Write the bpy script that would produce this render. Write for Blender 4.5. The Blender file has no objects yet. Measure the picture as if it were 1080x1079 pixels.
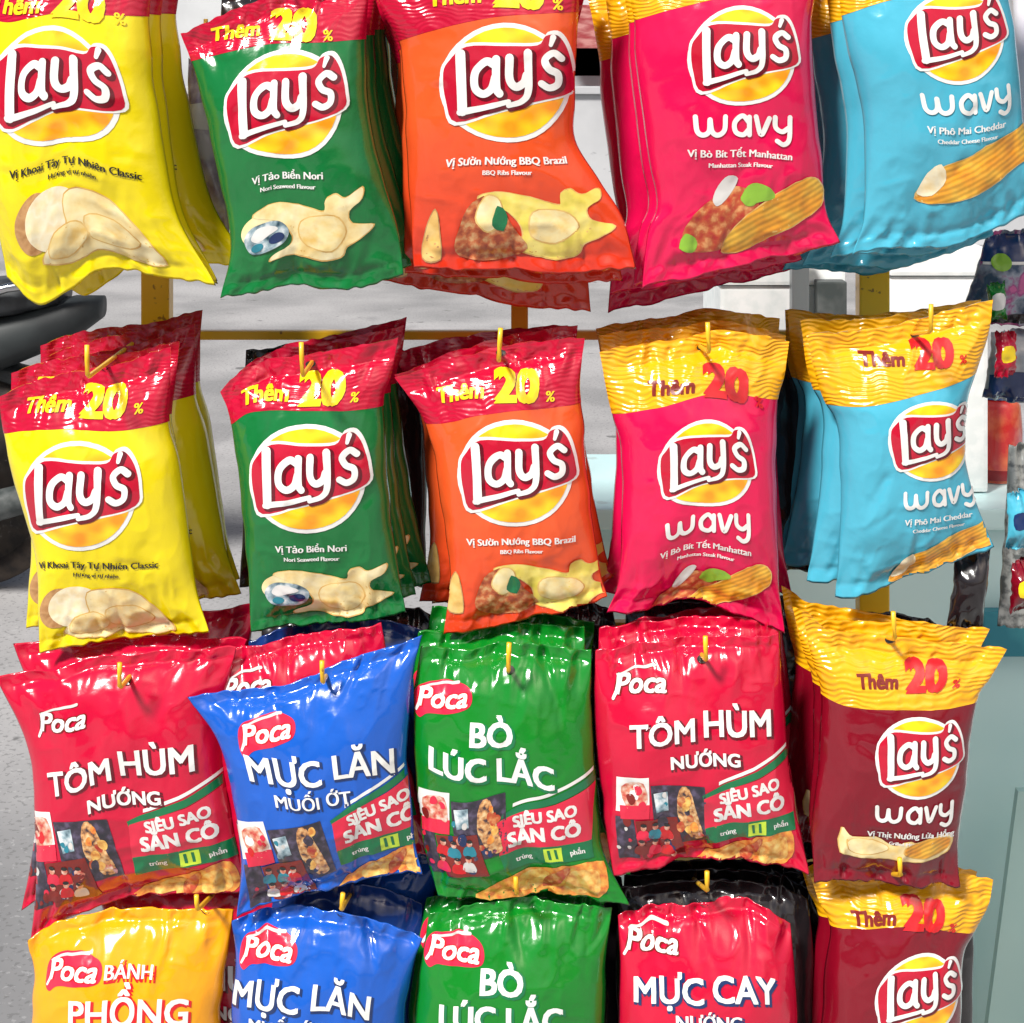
import bpy, bmesh, math, random
import numpy as np
from mathutils import Vector, Matrix
R = math.radians
scene = bpy.context.scene
C = scene.collection

# ------------------------------------------------------------------ camera, sky, sun, exposure
CAMH, DIST, S = 1.30, 1.50, 0.00085        # camera height, distance to the front bags, metres per photo pixel there
cam = bpy.data.cameras.new('camera'); camo = bpy.data.objects.new('camera', cam); C.objects.link(camo)
camo.location = (0, -DIST, CAMH); camo.rotation_euler = (R(90), 0, 0)
cam.sensor_width = 36; cam.lens = 36 * (DIST / S) / 1080
cam.shift_y = -(539.5 - 80) / 1080; cam.clip_end = 500; cam.clip_start = 0.05
scene.camera = camo

SUN_EL, SUN_AZ = 46, -36                   # sun high, behind the photographer's left shoulder
w = bpy.data.worlds.new('World'); scene.world = w; w.use_nodes = True
nt = w.node_tree; bg = nt.nodes['Background']
sky = nt.nodes.new('ShaderNodeTexSky'); sky.sky_type = 'NISHITA'; sky.sun_disc = False
sky.sun_elevation = R(SUN_EL); sky.sun_rotation = R(180 + SUN_AZ); sky.air_density = 1.0; sky.dust_density = 4.0; sky.ozone_density = 1.0
nt.links.new(sky.outputs[0], bg.inputs[0]); bg.inputs[1].default_value = 0.05
sun = bpy.data.lights.new('sun', 'SUN'); sun.energy = 4.0; sun.angle = R(10); sun.color = (1, .96, .9)
suno = bpy.data.objects.new('sun', sun); C.objects.link(suno)
d = Vector((math.sin(R(SUN_AZ)) * math.cos(R(SUN_EL)), -math.cos(R(SUN_AZ)) * math.cos(R(SUN_EL)), math.sin(R(SUN_EL))))
suno.rotation_euler = d.to_track_quat('Z', 'Y').to_euler(); suno.location = d * 5
vs = scene.view_settings; vs.view_transform = 'Standard'; vs.look = 'None'; vs.gamma = 1; vs.use_curve_mapping = False
vs.exposure = 0.5

# ------------------------------------------------------------------ helpers
def wpt(px, py, Y=0.0):                    # point of the photograph at depth Y
    k = (DIST + Y) / DIST
    return Vector(((px - 540) * S * k, Y, CAMH - (py - 80) * S * k))

def tag(o, label=None, cat=None, group=None, kind=None):
    if label: o['label'] = label
    if cat: o['category'] = cat
    if group: o['group'] = group
    if kind: o['kind'] = kind
    return o

def empty(name, loc, label=None, cat=None, group=None):
    o = bpy.data.objects.new(name, None); C.objects.link(o); o.location = loc; o.empty_display_size = .02
    return tag(o, label, cat, group)

def link_mesh(name, me, parent=None, loc=None):
    o = bpy.data.objects.new(name, me); C.objects.link(o)
    if parent: o.parent = parent
    if loc is not None: o.location = loc
    return o

def from_bm(name, bm, mats, parent=None, loc=None, smooth=False, bevel=0):
    if bevel:
        bmesh.ops.bevel(bm, geom=[e for e in bm.edges], offset=bevel, segments=2, affect='EDGES', profile=.7)
    me = bpy.data.meshes.new(name); bm.normal_update(); bm.to_mesh(me); bm.free()
    for m in (mats if isinstance(mats, (list, tuple)) else [mats]): me.materials.append(m)
    if smooth: me.polygons.foreach_set('use_smooth', [True] * len(me.polygons))
    return link_mesh(name, me, parent, loc)

def bx(bm, c, s, rot=None):
    m = Matrix.Translation(c) @ (rot.to_4x4() if rot else Matrix.Identity(4)) @ Matrix.Diagonal((s[0], s[1], s[2], 1))
    return bmesh.ops.create_cube(bm, size=1, matrix=m)['verts']

def tube(bm, pts, r, n=10, closed=False):
    pts = [Vector(p) for p in pts]; rings = []
    N = len(pts)
    for i, p in enumerate(pts):
        a = pts[(i - 1) % N] if (i > 0 or closed) else p
        b = pts[(i + 1) % N] if (i < N - 1 or closed) else p
        t = (b - a).normalized()
        up = Vector((0, 0, 1)) if abs(t.z) < .95 else Vector((1, 0, 0))
        x = t.cross(up).normalized(); y = x.cross(t).normalized()
        rr = r[i] if isinstance(r, (list, tuple)) else r
        rings.append([bm.verts.new(p + (x * math.cos(q) + y * math.sin(q)) * rr) for q in [2 * math.pi * k / n for k in range(n)]])
    for i in range(N if closed else N - 1):
        A, B = rings[i], rings[(i + 1) % N]
        for k in range(n): bm.faces.new((A[k], A[(k + 1) % n], B[(k + 1) % n], B[k]))
    if not closed:
        bm.faces.new(rings[0]); bm.faces.new(rings[-1])

def lathe(bm, prof, c, n=28, axis='Z'):
    rings = []
    for r_, h in prof:
        ring = []
        for k in range(n):
            q = 2 * math.pi * k / n
            v = (r_ * math.cos(q), r_ * math.sin(q), h) if axis == 'Z' else (r_ * math.cos(q), h, r_ * math.sin(q))
            ring.append(bm.verts.new(Vector(v) + Vector(c)))
        rings.append(ring)
    for A, B in zip(rings, rings[1:]):
        for k in range(n): bm.faces.new((A[k], A[(k + 1) % n], B[(k + 1) % n], B[k]))
    if prof[0][0] > 1e-5: bm.faces.new(rings[0])
    if prof[-1][0] > 1e-5: bm.faces.new(rings[-1])

def catmull(P, n=8):
    P = [np.array(p, float) for p in P]
    if len(P) == 2: return np.array([P[0] + (P[1] - P[0]) * t for t in np.linspace(0, 1, n + 1)])
    Q = [2 * P[0] - P[1]] + P + [2 * P[-1] - P[-2]]; out = []
    for i in range(1, len(Q) - 2):
        a, b, c_, d_ = Q[i - 1], Q[i], Q[i + 1], Q[i + 2]
        for t in np.linspace(0, 1, n, endpoint=False):
            out.append(.5 * ((2 * b) + (c_ - a) * t + (2 * a - 5 * b + 4 * c_ - d_) * t * t + (3 * b - a - 3 * c_ + d_) * t ** 3))
    out.append(P[-1]); return np.array(out)

def resample(poly, n):                      # points at n parameters (uniform arc length fraction given as array)
    L = np.r_[0, np.cumsum(np.hypot(*np.diff(poly, axis=0).T))]; L /= L[-1]
    return np.stack([np.interp(n, L, poly[:, 0]), np.interp(n, L, poly[:, 1])], -1)

def vnoise(x, y, seed):                     # smooth value noise in -1..1
    rg = np.random.RandomState(seed); T = rg.uniform(-1, 1, (64, 64))
    xi = np.floor(x).astype(int); yi = np.floor(y).astype(int); fx = x - xi; fy = y - yi
    fx = fx * fx * (3 - 2 * fx); fy = fy * fy * (3 - 2 * fy)
    g = lambda a, b: T[a % 64, b % 64]
    return (g(xi, yi) * (1 - fx) + g(xi + 1, yi) * fx) * (1 - fy) + (g(xi, yi + 1) * (1 - fx) + g(xi + 1, yi + 1) * fx) * fy

# ------------------------------------------------------------------ materials
def mat(name, col, rough=.5, metal=0, spec=.5, coat=0, trans=0, alpha=1):
    m = bpy.data.materials.new(name); m.use_nodes = True
    b = m.node_tree.nodes['Principled BSDF']; i = b.inputs
    i['Base Color'].default_value = (*col, 1); i['Roughness'].default_value = rough; i['Metallic'].default_value = metal
    i['Specular IOR Level'].default_value = spec; i['Coat Weight'].default_value = coat; i['Coat Roughness'].default_value = .06
    i['Transmission Weight'].default_value = trans; i['Alpha'].default_value = alpha
    return m

def N(m, t, **kw):
    n = m.node_tree.nodes.new(t)
    for k, v in kw.items():
        if hasattr(n, k): setattr(n, k, v)
        else: n.inputs[k.replace('_', ' ')].default_value = v
    return n

def noise_col(m, c1, c2, scale, coord='Object', lo=.4, hi=.6, detail=5, extra=None, stretch=None):
    L = m.node_tree.links; b = m.node_tree.nodes['Principled BSDF']
    tc = N(m, 'ShaderNodeTexCoord'); src = tc.outputs[coord]
    if stretch:
        mp = N(m, 'ShaderNodeMapping'); mp.inputs['Scale'].default_value = stretch; L.new(src, mp.inputs[0]); src = mp.outputs[0]
    n = N(m, 'ShaderNodeTexNoise', Scale=scale, Detail=detail); L.new(src, n.inputs['Vector'])
    r = N(m, 'ShaderNodeValToRGB'); L.new(n.outputs['Fac'], r.inputs[0])
    e = r.color_ramp.elements; e[0].position = lo; e[0].color = (*c1, 1); e[1].position = hi; e[1].color = (*c2, 1)
    if extra:
        for p, c_ in extra:
            q = e.new(p); q.color = (*c_, 1)
    L.new(r.outputs[0], b.inputs['Base Color'])
    return r

def film_bump(m, crimp=False, strength=.35):
    L = m.node_tree.links; b = m.node_tree.nodes['Principled BSDF']
    tc = N(m, 'ShaderNodeTexCoord')
    mp = N(m, 'ShaderNodeMapping'); mp.inputs['Scale'].default_value = (1, 1, .55); L.new(tc.outputs['Object'], mp.inputs[0])
    n = N(m, 'ShaderNodeTexNoise', Scale=34, Detail=3, Roughness=.55, Distortion=.5); L.new(mp.outputs[0], n.inputs['Vector'])
    n.noise_type = 'RIDGED_MULTIFRACTAL'
    n2 = N(m, 'ShaderNodeTexNoise', Scale=130, Detail=2); L.new(tc.outputs['Object'], n2.inputs['Vector'])
    ad = N(m, 'ShaderNodeMath', operation='MULTIPLY_ADD'); L.new(n2.outputs['Fac'], ad.inputs[0]); ad.inputs[1].default_value = .25; L.new(n.outputs['Fac'], ad.inputs[2])
    h = ad.outputs[0]
    if crimp:
        wv = N(m, 'ShaderNodeTexWave', Scale=70, Distortion=16.0, Detail=1.5); wv.bands_direction = 'Z'; wv.inputs['Detail Scale'].default_value = .45
        L.new(tc.outputs['Object'], wv.inputs['Vector'])
        a2 = N(m, 'ShaderNodeMath', operation='MULTIPLY_ADD'); L.new(wv.outputs['Fac'], a2.inputs[0]); a2.inputs[1].default_value = 1.1 if crimp is True else crimp; L.new(h, a2.inputs[2]); h = a2.outputs[0]
    bp = N(m, 'ShaderNodeBump', Strength=strength, Distance=.0022); L.new(h, bp.inputs['Height'])
    L.new(bp.outputs[0], b.inputs['Normal'])
    return m

def film(name, col, crimp=False, rough=.20, metal=.0, coat=.5, strength=.45):
    m = mat(name, col, rough, metal, .5, coat); return film_bump(m, crimp, strength)

M = {}
M['yellow'] = film('yellow film', (.86, .70, .004))
M['green'] = film('green film', (.004, .16, .035))
M['orange'] = film('orange film', (.80, .085, .015))
M['redwavy'] = film('crimson film', (.70, .004, .075))
M['cyan'] = film('sky blue film', (.07, .42, .58))
M['maroon'] = film('maroon film', (.19, .002, .012))
M['red'] = film('red film', (.56, .003, .036))
M['blue'] = film('blue film', (.008, .10, .52))
M['navy'] = film('navy film', (.01, .04, .2))
M['lime'] = film('bright green film', (.003, .20, .015))
M['amber'] = film('amber yellow film', (.92, .37, .005))
M['black'] = film('black film', (.015, .012, .014)); M['silver'] = film('silver back film', (.75, .75, .77), metal=.9)
M['band_red'] = film('red header film', (.50, .003, .032), crimp=.18, strength=.5)
M['band_yellow'] = film('yellow header film', (.87, .41, .006), crimp=.36, strength=.75)
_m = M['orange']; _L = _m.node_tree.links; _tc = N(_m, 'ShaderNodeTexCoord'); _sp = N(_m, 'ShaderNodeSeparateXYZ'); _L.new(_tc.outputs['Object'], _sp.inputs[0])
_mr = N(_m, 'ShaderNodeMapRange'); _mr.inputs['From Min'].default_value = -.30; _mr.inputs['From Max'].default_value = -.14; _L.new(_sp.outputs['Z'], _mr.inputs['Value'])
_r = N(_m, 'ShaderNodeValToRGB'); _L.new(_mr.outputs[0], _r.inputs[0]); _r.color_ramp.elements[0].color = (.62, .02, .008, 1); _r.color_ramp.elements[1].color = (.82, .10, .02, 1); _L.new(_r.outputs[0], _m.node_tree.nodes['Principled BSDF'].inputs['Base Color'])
# inks: same film gloss and same bump as the film below
def ink(name, col, rough=.22): return film_bump(mat(name, col, rough, 0, .5, .5), strength=.45)
M['white'] = ink('white ink', (.82, .82, .80))
M['softwhite'] = ink('pale ink', (.62, .60, .58))
M['ribbon'] = ink('ribbon red ink', (.50, .006, .03))
M['shadowred'] = ink('dark red ink', (.12, .004, .012))
M['ink_yellow'] = ink('yellow ink', (.92, .66, .01))
M['ink_red'] = ink('red ink', (.62, .01, .015))
M['ink_darkred'] = ink('brown red ink', (.20, .015, .01))
M['ink_black'] = ink('black ink', (.015, .015, .015))
M['ink_green'] = ink('green ink', (.006, .17, .06))
M['ink_lime'] = ink('lime ink', (.55, .75, .05))
M['ink_navy'] = ink('navy ink', (.01, .03, .12))
M['ink_teal'] = ink('teal ink', (.02, .22, .30))
M['ink_pink'] = ink('pink red ink', (.70, .02, .06))
M['ink_greenlight'] = ink('leaf green ink', (.25, .48, .04))
m = ink('sun disc ink', (.95, .6, .01)); M['sun_disc'] = m
noise_col(m, (.95, .66, .015), (.92, .30, .01), 1.1, 'UV', .40, .60, 1, stretch=(1, 1.4, 1))
def food(name, c1, c2, c3, scale, ridges=0):
    m = ink(name, c1, .35); r = noise_col(m, c1, c3, scale, 'UV', .36, .66, 6, extra=[(.5, c2)])
    if ridges:
        L = m.node_tree.links; b = m.node_tree.nodes['Principled BSDF']
        tc = N(m, 'ShaderNodeTexCoord'); mp = N(m, 'ShaderNodeMapping'); mp.inputs['Rotation'].default_value = (0, 0, R(-62)); L.new(tc.outputs['UV'], mp.inputs[0])
        wv = N(m, 'ShaderNodeTexWave', Scale=ridges, Distortion=1.5); L.new(mp.outputs[0], wv.inputs['Vector'])
        mx = N(m, 'ShaderNodeMix'); mx.data_type = 'RGBA'; mx.blend_type = 'MULTIPLY'; mx.inputs[0].default_value = .35
        L.new(r.outputs[0], mx.inputs[6]); L.new(wv.outputs['Color'], mx.inputs[7]); L.new(mx.outputs[2], b.inputs['Base Color'])
    return m
M['chip'] = food('potato chip print', (.92, .70, .28), (.90, .76, .40), (.84, .56, .16), 1.8)
M['chip_pale'] = food('pale potato print', (.94, .84, .52), (.92, .76, .38), (.84, .60, .22), 1.7)
M['chip_edge'] = food('chip edge print', (.80, .55, .20), (.76, .48, .14), (.62, .34, .08), 2.5)
M['chip_yellow'] = food('yellow chip print', (.90, .76, .22), (.86, .70, .14), (.70, .58, .08), 1.9)
M['chip_wavy'] = food('ridged chip print', (.95, .55, .06), (.93, .42, .03), (.82, .28, .02), 1.5, 2.6)
M['potato'] = food('potato skin print', (.45, .22, .08), (.55, .30, .12), (.35, .16, .05), 3)
M['cream'] = food('potato flesh print', (.88, .76, .45), (.88, .80, .58), (.80, .60, .28), 1.6)
M['meat'] = food('meat print', (.30, .05, .02), (.50, .13, .04), (.62, .36, .16), 6)
M['meat_red'] = food('red meat print', (.45, .03, .02), (.50, .10, .03), (.70, .32, .12), 5)
M['nori'] = food('bowl print', (.8, .84, .86), (.30, .42, .48), (.01, .05, .08), 3.5)
M['snack'] = food('snack print', (.88, .50, .10), (.82, .32, .05), (.62, .12, .03), 5)
M['snack_pale'] = food('pale snack print', (.88, .66, .22), (.86, .50, .12), (.62, .22, .04), 5)
M['pic_dark'] = food('dark picture print', (.02, .02, .03), (.04, .03, .05), (.10, .08, .14), 5)
M['pic_people'] = food('crowd picture print', (.03, .02, .06), (.28, .06, .10), (.62, .34, .36), 9)
M['pic_warm'] = food('warm picture print', (.05, .03, .04), (.60, .28, .10), (.80, .58, .30), 7)
M['skin'] = food('pale picture print', (.55, .06, .05), (.65, .28, .18), (.80, .60, .52), 8)

# ------------------------------------------------------------------ flat artwork -> meshes laid on the film
def cutgrid(bm, step=3.0):
    if not bm.verts: return
    for ax in (0, 1):
        lo = min(v.co[ax] for v in bm.verts); hi = max(v.co[ax] for v in bm.verts)
        k = math.ceil(lo / step)
        no = Vector((1, 0, 0)) if ax == 0 else Vector((0, 1, 0))
        while k * step < hi:
            bmesh.ops.bisect_plane(bm, geom=bm.verts[:] + bm.edges[:] + bm.faces[:], plane_co=no * (k * step + .013), plane_no=no, dist=1e-4)
            k += 1

def bm_arrays(bm):
    cutgrid(bm); bm.verts.ensure_lookup_table()
    for i, v in enumerate(bm.verts): v.index = i
    V = np.array([[v.co.x, v.co.y] for v in bm.verts]).reshape(-1, 2)
    F = [[v.index for v in f.verts] for f in bm.faces]
    bm.free(); return V, F

def poly_piece(pts):                       # art coordinates: x right, y DOWN, photo pixels
    bm = bmesh.new(); vs = [bm.verts.new((p[0], p[1], 0)) for p in pts]; f = bm.faces.new(vs); f.normal_update()
    bmesh.ops.triangulate(bm, faces=[f], ngon_method='EAR_CLIP'); return bm_arrays(bm)

def blob(pts, n=6):                        # smooth closed outline
    P = list(pts); Q = catmull(P[-2:] + P + P[:2], n)
    return [tuple(p) for p in Q[2 * n:-(2 * n) - 1 + n][: len(P) * n]]

def ell(cx, cy, rx, ry, n=40, rot=0):
    return [(cx + rx * math.cos(a) * math.cos(rot) - ry * math.sin(a) * math.sin(rot), cy + rx * math.cos(a) * math.sin(rot) + ry * math.sin(a) * math.cos(rot)) for a in [2 * math.pi * k / n for k in range(n)]]

def rough_poly(pts, amp, seed, n=4):
    return rough_edge(blob(pts, 4), amp * .35, seed)
def rough_edge(pts, amp, seed, n=1):
    rg = random.Random(seed); out = []
    for a, b in zip(pts, pts[1:] + pts[:1]):
        for k in range(n):
            t = k / n; out.append((a[0] + (b[0] - a[0]) * t + rg.uniform(-amp, amp), a[1] + (b[1] - a[1]) * t + rg.uniform(-amp, amp)))
    return out

def stroke(pts, wd, n=8, closed=False):    # thick line; wd a number or (w0, w1)
    P = catmull(pts, n) if len(pts) > 2 else np.array(pts, float)
    d = np.gradient(P, axis=0); d /= np.hypot(d[:, 0], d[:, 1])[:, None] + 1e-9
    nr = np.stack([-d[:, 1], d[:, 0]], -1)
    ws = np.linspace(wd[0], wd[1], len(P)) if isinstance(wd, tuple) else np.full(len(P), wd)
    bm = bmesh.new(); A = [bm.verts.new((*(p + q * s / 2), 0)) for p, q, s in zip(P, nr, ws)]
    B = [bm.verts.new((*(p - q * s / 2), 0)) for p, q, s in zip(P, nr, ws)]
    for i in range(len(P) - 1): bm.faces.new((A[i], A[i + 1], B[i + 1], B[i]))
    for e, s0 in ((0, -1), (-1, 1)):       # round caps
        c = P[e]; a0 = math.atan2(nr[e][1], nr[e][0]); vs = []
        for k in range(1, 6):
            q = a0 - s0 * math.pi * k / 6
            vs.append(bm.verts.new((c[0] + math.cos(q) * ws[e] / 2, c[1] + math.sin(q) * ws[e] / 2, 0)))
        try: bm.faces.new([A[e]] + vs + [B[e]])
        except ValueError: pass
    return bm_arrays(bm)

_tc = {}
def text_piece(s, size, x, y, fat=0.0, shear=0.0, sx=1.0, rot=0.0, align='CENTER'):
    """(x, y) is the middle of the line; size = cap height in px; fat in px"""
    key = (s, shear, align)
    if key not in _tc:
        cu = bpy.data.curves.new('t', 'FONT'); cu.body = s; cu.size = 1; cu.align_x = align; cu.align_y = 'CENTER'
        cu.offset = .006 if any(q in s for q in 'ỚớờỜ') else 0; cu.shear = shear; cu.resolution_u = 3
        o = bpy.data.objects.new('t', cu); C.objects.link(o)
        dg = bpy.context.evaluated_depsgraph_get(); me = bpy.data.meshes.new_from_object(o.evaluated_get(dg))
        V = np.zeros(len(me.vertices) * 3); me.vertices.foreach_get('co', V); V = V.reshape(-1, 3)[:, :2].copy()
        F = [list(p.vertices) for p in me.polygons]
        bpy.data.objects.remove(o); bpy.data.curves.remove(cu); bpy.data.meshes.remove(me)
        _tc[key] = (V, F)
    V, F = _tc[key]; V = V * np.array([size / .70 * sx, -size / .70])
    c_, s_ = math.cos(rot), math.sin(rot); V = V @ np.array([[c_, s_], [-s_, c_]]) + (x, y)
    bm = bmesh.new(); vs = [bm.verts.new((a, b, 0)) for a, b in V]
    for f in F:
        try: bm.faces.new([vs[i] for i in f])
        except ValueError: pass
    bmesh.ops.remove_doubles(bm, verts=bm.verts[:], dist=1e-4)
    return bm_arrays(bm)

# a piece = (V, F, material key, layer)
def P(arr, m, layer): return (arr[0], arr[1], m, layer)
def TX(s_, size, x, y, fat=0.0, shear=0.0, sx=1.0, rot=0.0, m='white', layer=1.0):
    """a bold word: the same letters laid down shifted by the extra boldness"""
    f0 = 0; e = fat * .8
    if e < .12: return [P(text_piece(s_, size, x, y, f0, shear, sx, rot), m, layer)]
    pts = [(-e, 0), (e, 0)] if e < .5 else [(-e, -e * .7), (e, -e * .7), (-e, e * .7), (e, e * .7)]
    if e > 2: pts.append((0, 0))
    return [P(text_piece(s_, size, x + a, y + b, f0, shear, sx, rot), m, layer + i * .09) for i, (a, b) in enumerate(pts)]

def CH(pts, amp, seed, n=4, m='chip', layer=1):
    c_ = (sum(p[0] for p in pts) / len(pts), sum(p[1] for p in pts) / len(pts))
    inn = []
    for p in pts:
        l = math.hypot(p[0] - c_[0], p[1] - c_[1]); inn.append((p[0] - (p[0] - c_[0]) / l * 1.6, p[1] - (p[1] - c_[1]) / l * 1.6))
    return [P(poly_piece(rough_poly(pts, amp, seed)), 'chip_edge' if m != 'chip_edge' else 'potato', layer - .3), P(poly_piece(rough_poly(inn, amp, seed)), m, layer)]

def letters_logo():
    out = []
    ls = [([(-44, -30), (-43.5, 30)], 10), ([(-46, 31), (-20, 27), (4, 21)], (7, 5)),
          ([(-9, -16), (-18, -20), (-29, -10), (-30, 6), (-22, 13), (-13, 8), (-9, -4)], 8), ([(-8, -22), (-8, 6), (-5, 13)], 8),
          ([(5, -23), (5, -2), (11, 6), (19, 2), (22, -6)], 8), ([(23, -28), (24, 8), (18, 20), (4, 25)], (8.5, 5)),
          ([(47, -45), (45, -37)], (6, 4)),
          ([(56, -24), (48, -29), (40, -22), (44, -13), (53, -8), (53, 2), (45, 6), (37, 2)], 7)]
    for i, (p, wd) in enumerate(ls):
        sh = [(x + 2.5, y + 2) for x, y in p]
        wd2 = tuple(q + 3.5 for q in wd) if isinstance(wd, tuple) else wd + 3.5
        out.append(P(stroke(sh, wd2), 'shadowred', 3 + i * .08)); out.append(P(stroke(p, wd), 'white', 4.2 + i * .08))
    return out

def art_logo():
    L = [P(poly_piece(ell(0, 2, 67, 61)), 'white', 0), P(poly_piece(ell(0, 2, 62, 56)), 'sun_disc', 1)]
    rib = [(-62, -12), (-55, -25), (-38, -37), (0, -35), (32, -36), (40, -46), (52, -47), (62, -33), (69, -8), (67, 10), (30, 21), (-5, 30), (-50, 41), (-60, 18)]
    wrib = [(x * 1.05, y * 1.09) for x, y in rib]
    L += [P(poly_piece(blob(wrib, 4)), 'white', 1.6), P(poly_piece(blob(rib, 4)), 'ribbon', 2.3)]
    return L + letters_logo()

def art_wavy(y0=75, sc=1.0, mt='white'):
    w_ = 5.2; o = []
    for p in ([(-48, -9), (-46, 6), (-40, 10), (-34, 6), (-33, -6)], [(-33, -6), (-31, 6), (-25, 10), (-18, 5), (-17, -9)],
              [(8, -3), (1, -10), (-7, -3), (-6, 7), (2, 10), (8, 4)], [(8, -9), (8.5, 10)],
              [(15, -10), (21, 9), (29, -10)], [(35, -12), (36, -1), (43, 3), (50, -2)], [(51, -14), (51, 10), (45, 17), (38, 14)]):
        o.append(P(stroke([(x * sc, y * sc + y0) for x, y in p], w_ * sc), mt, .6 + len(o) * .08))
    return o

def art_band(kind):                         # relative to the band text centre
    if kind == 'red':
        return [*TX('Thêm', 14.5, -34, 3, .9, .15, m='ink_yellow', layer=1), *TX('20', 29, 24, 0, 3.0, sx=1.1, m='ink_yellow', layer=1), *TX('%', 10, 60, 7, .5, m='ink_yellow', layer=1)]
    return [*TX('Thêm', 14.5, -34, 3, 1.0, .15, m='ink_darkred', layer=1), *TX('20', 30, 24, 0, 3.4, sx=1.1, m='ink_red', layer=1), *TX('%', 10, 61, 7, .5, m='ink_red', layer=1)]

def flavour(a, b, y, mt, sz=7.8):
    return [*TX(a, sz, 0, y, .45, m=mt, layer=.6), *TX(b, 4.8, 0, y + 12, .35, m=mt, layer=.6)]

CHIPS = [(-40, 115), (-20, 108), (10, 112), (30, 118), (45, 122), (48, 110), (60, 106), (70, 113), (90, 108), (88, 120), (72, 128), (74, 141), (97, 150), (80, 160), (66, 165), (60, 175), (40, 179), (20, 175), (5, 172), (-16, 174), (-16, 168), (0, 162), (5, 150), (-10, 130)]
def art_food(v):
    if v == 'yellow':
        return [P(poly_piece(ell(-26, 138, 24, 28)), 'potato', 0), P(poly_piece(ell(-2, 138, 36, 30, rot=.2)), 'cream', .7),
                *CH([(8, 116), (40, 108), (62, 112), (80, 128), (96, 150), (104, 170), (80, 178), (46, 176), (20, 184), (-18, 176), (-8, 160), (10, 150)], 1.2, 3, m='chip_pale', layer=1.4),
                *CH([(30, 140), (60, 132), (84, 150), (66, 166), (36, 164)], 1, 4, m='chip', layer=2.1),
                *CH([(-4, 150), (22, 144), (34, 160), (16, 176), (-10, 172)], 1, 5, m='chip', layer=2.5)]
    if v == 'green':
        return [P(poly_piece(ell(-24, 134, 30, 20, rot=.1)), 'chip_pale', 0), *CH(CHIPS, .8, 1, 3, m='chip_pale', layer=.7),
                P(poly_piece(blob([(-50, 140), (-42, 128), (-26, 126), (-8, 130), (2, 142), (-4, 156), (-20, 160), (-40, 158)])), 'nori', 1.4), P(poly_piece(blob([(-42, 140), (-34, 130), (-18, 132), (-10, 138), (-22, 142), (-34, 146)])), 'white', 2.0),
                P(poly_piece(ell(-12, 148, 9, 6)), 'ink_navy', 2.4), P(poly_piece(ell(-34, 152, 7, 5)), 'ink_teal', 2.4),
                *CH([(20, 130), (55, 128), (66, 148), (50, 168), (22, 162), (12, 146)], .8, 2, m='chip', layer=1.4)]
    if v == 'orange':
        ch = [(x * 1.05 + 14, y * 1.02 + 2) for x, y in CHIPS]
        return [*CH(ch, .9, 6, 3, m='chip_yellow', layer=.7), P(poly_piece(rough_poly([(-48, 168), (-38, 130), (-14, 118), (10, 150), (26, 172), (4, 184), (-30, 184)], 1.2, 7)), 'meat', 1.4),
                *CH([(-78, 184), (-80, 150), (-72, 128), (-64, 152), (-60, 184)], 1, 8, m='chip_edge', layer=.7),
                *CH([(-30, 140), (-18, 116), (-2, 122), (-2, 146), (-16, 156)], 1.2, 9, m='chip_pale', layer=2.0), P(poly_piece(rough_poly([(-12, 148), (-6, 128), (4, 138), (0, 154)], 1.2, 10)), 'ink_green', 2.4),
                *CH([(30, 134), (64, 134), (78, 152), (54, 168), (28, 160)], .8, 2, m='chip', layer=1.3)]
    if v == 'redwavy':
        return [P(poly_piece(rough_poly([(-62, 196), (-56, 168), (-40, 146), (-14, 132), (14, 142), (16, 170), (-8, 194), (-40, 202)], 1.6, 11)), 'meat_red', .7),
                *CH([(-22, 202), (-8, 176), (20, 152), (50, 130), (75, 121), (90, 132), (86, 154), (60, 172), (30, 187), (0, 203)], 1.4, 12, m='chip_wavy', layer=1.6),
                P(poly_piece(rough_poly([(-4, 144), (8, 130), (28, 134), (34, 144), (18, 150), (6, 154)], 1.6, 13)), 'ink_greenlight', 2.2),
                P(poly_piece(rough_poly([(-64, 198), (-58, 182), (-46, 190), (-50, 202)], 1.2, 14)), 'ink_greenlight', 1.5),
                P(poly_piece(rough_poly([(-36, 142), (-22, 122), (-8, 124), (-20, 144), (-30, 152)], .8, 15)), 'softwhite', 1.4)]
    if v == 'cyan':
        return [*CH([(-52, 194), (-36, 160), (-20, 146), (4, 136), (24, 124), (60, 112), (92, 102), (96, 140), (64, 152), (30, 172), (-16, 190)], 1.3, 16, m='chip_wavy', layer=.7),
                P(poly_piece(rough_poly([(-50, 186), (-40, 160), (-26, 146), (-20, 164), (-34, 184)], 1.2, 17)), 'cream', 1.6)]
    if v == 'maroon':
        return [*CH([(-94, 100), (-80, 112), (-50, 108), (-26, 120), (-8, 112), (10, 116), (30, 106), (52, 108), (50, 128), (36, 140), (6, 146), (-30, 142), (-60, 142), (-94, 136)], 1.8, 18, m='chip', layer=.7),
                *CH([(-6, 118), (28, 108), (50, 112), (44, 130), (14, 140), (-10, 134)], 1.2, 19, m='chip_wavy', layer=1.4), *CH([(-84, 116), (-54, 112), (-30, 124), (-50, 136), (-80, 134)], 1.2, 20, m='chip_pale', layer=1.4)]
    return []

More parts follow.
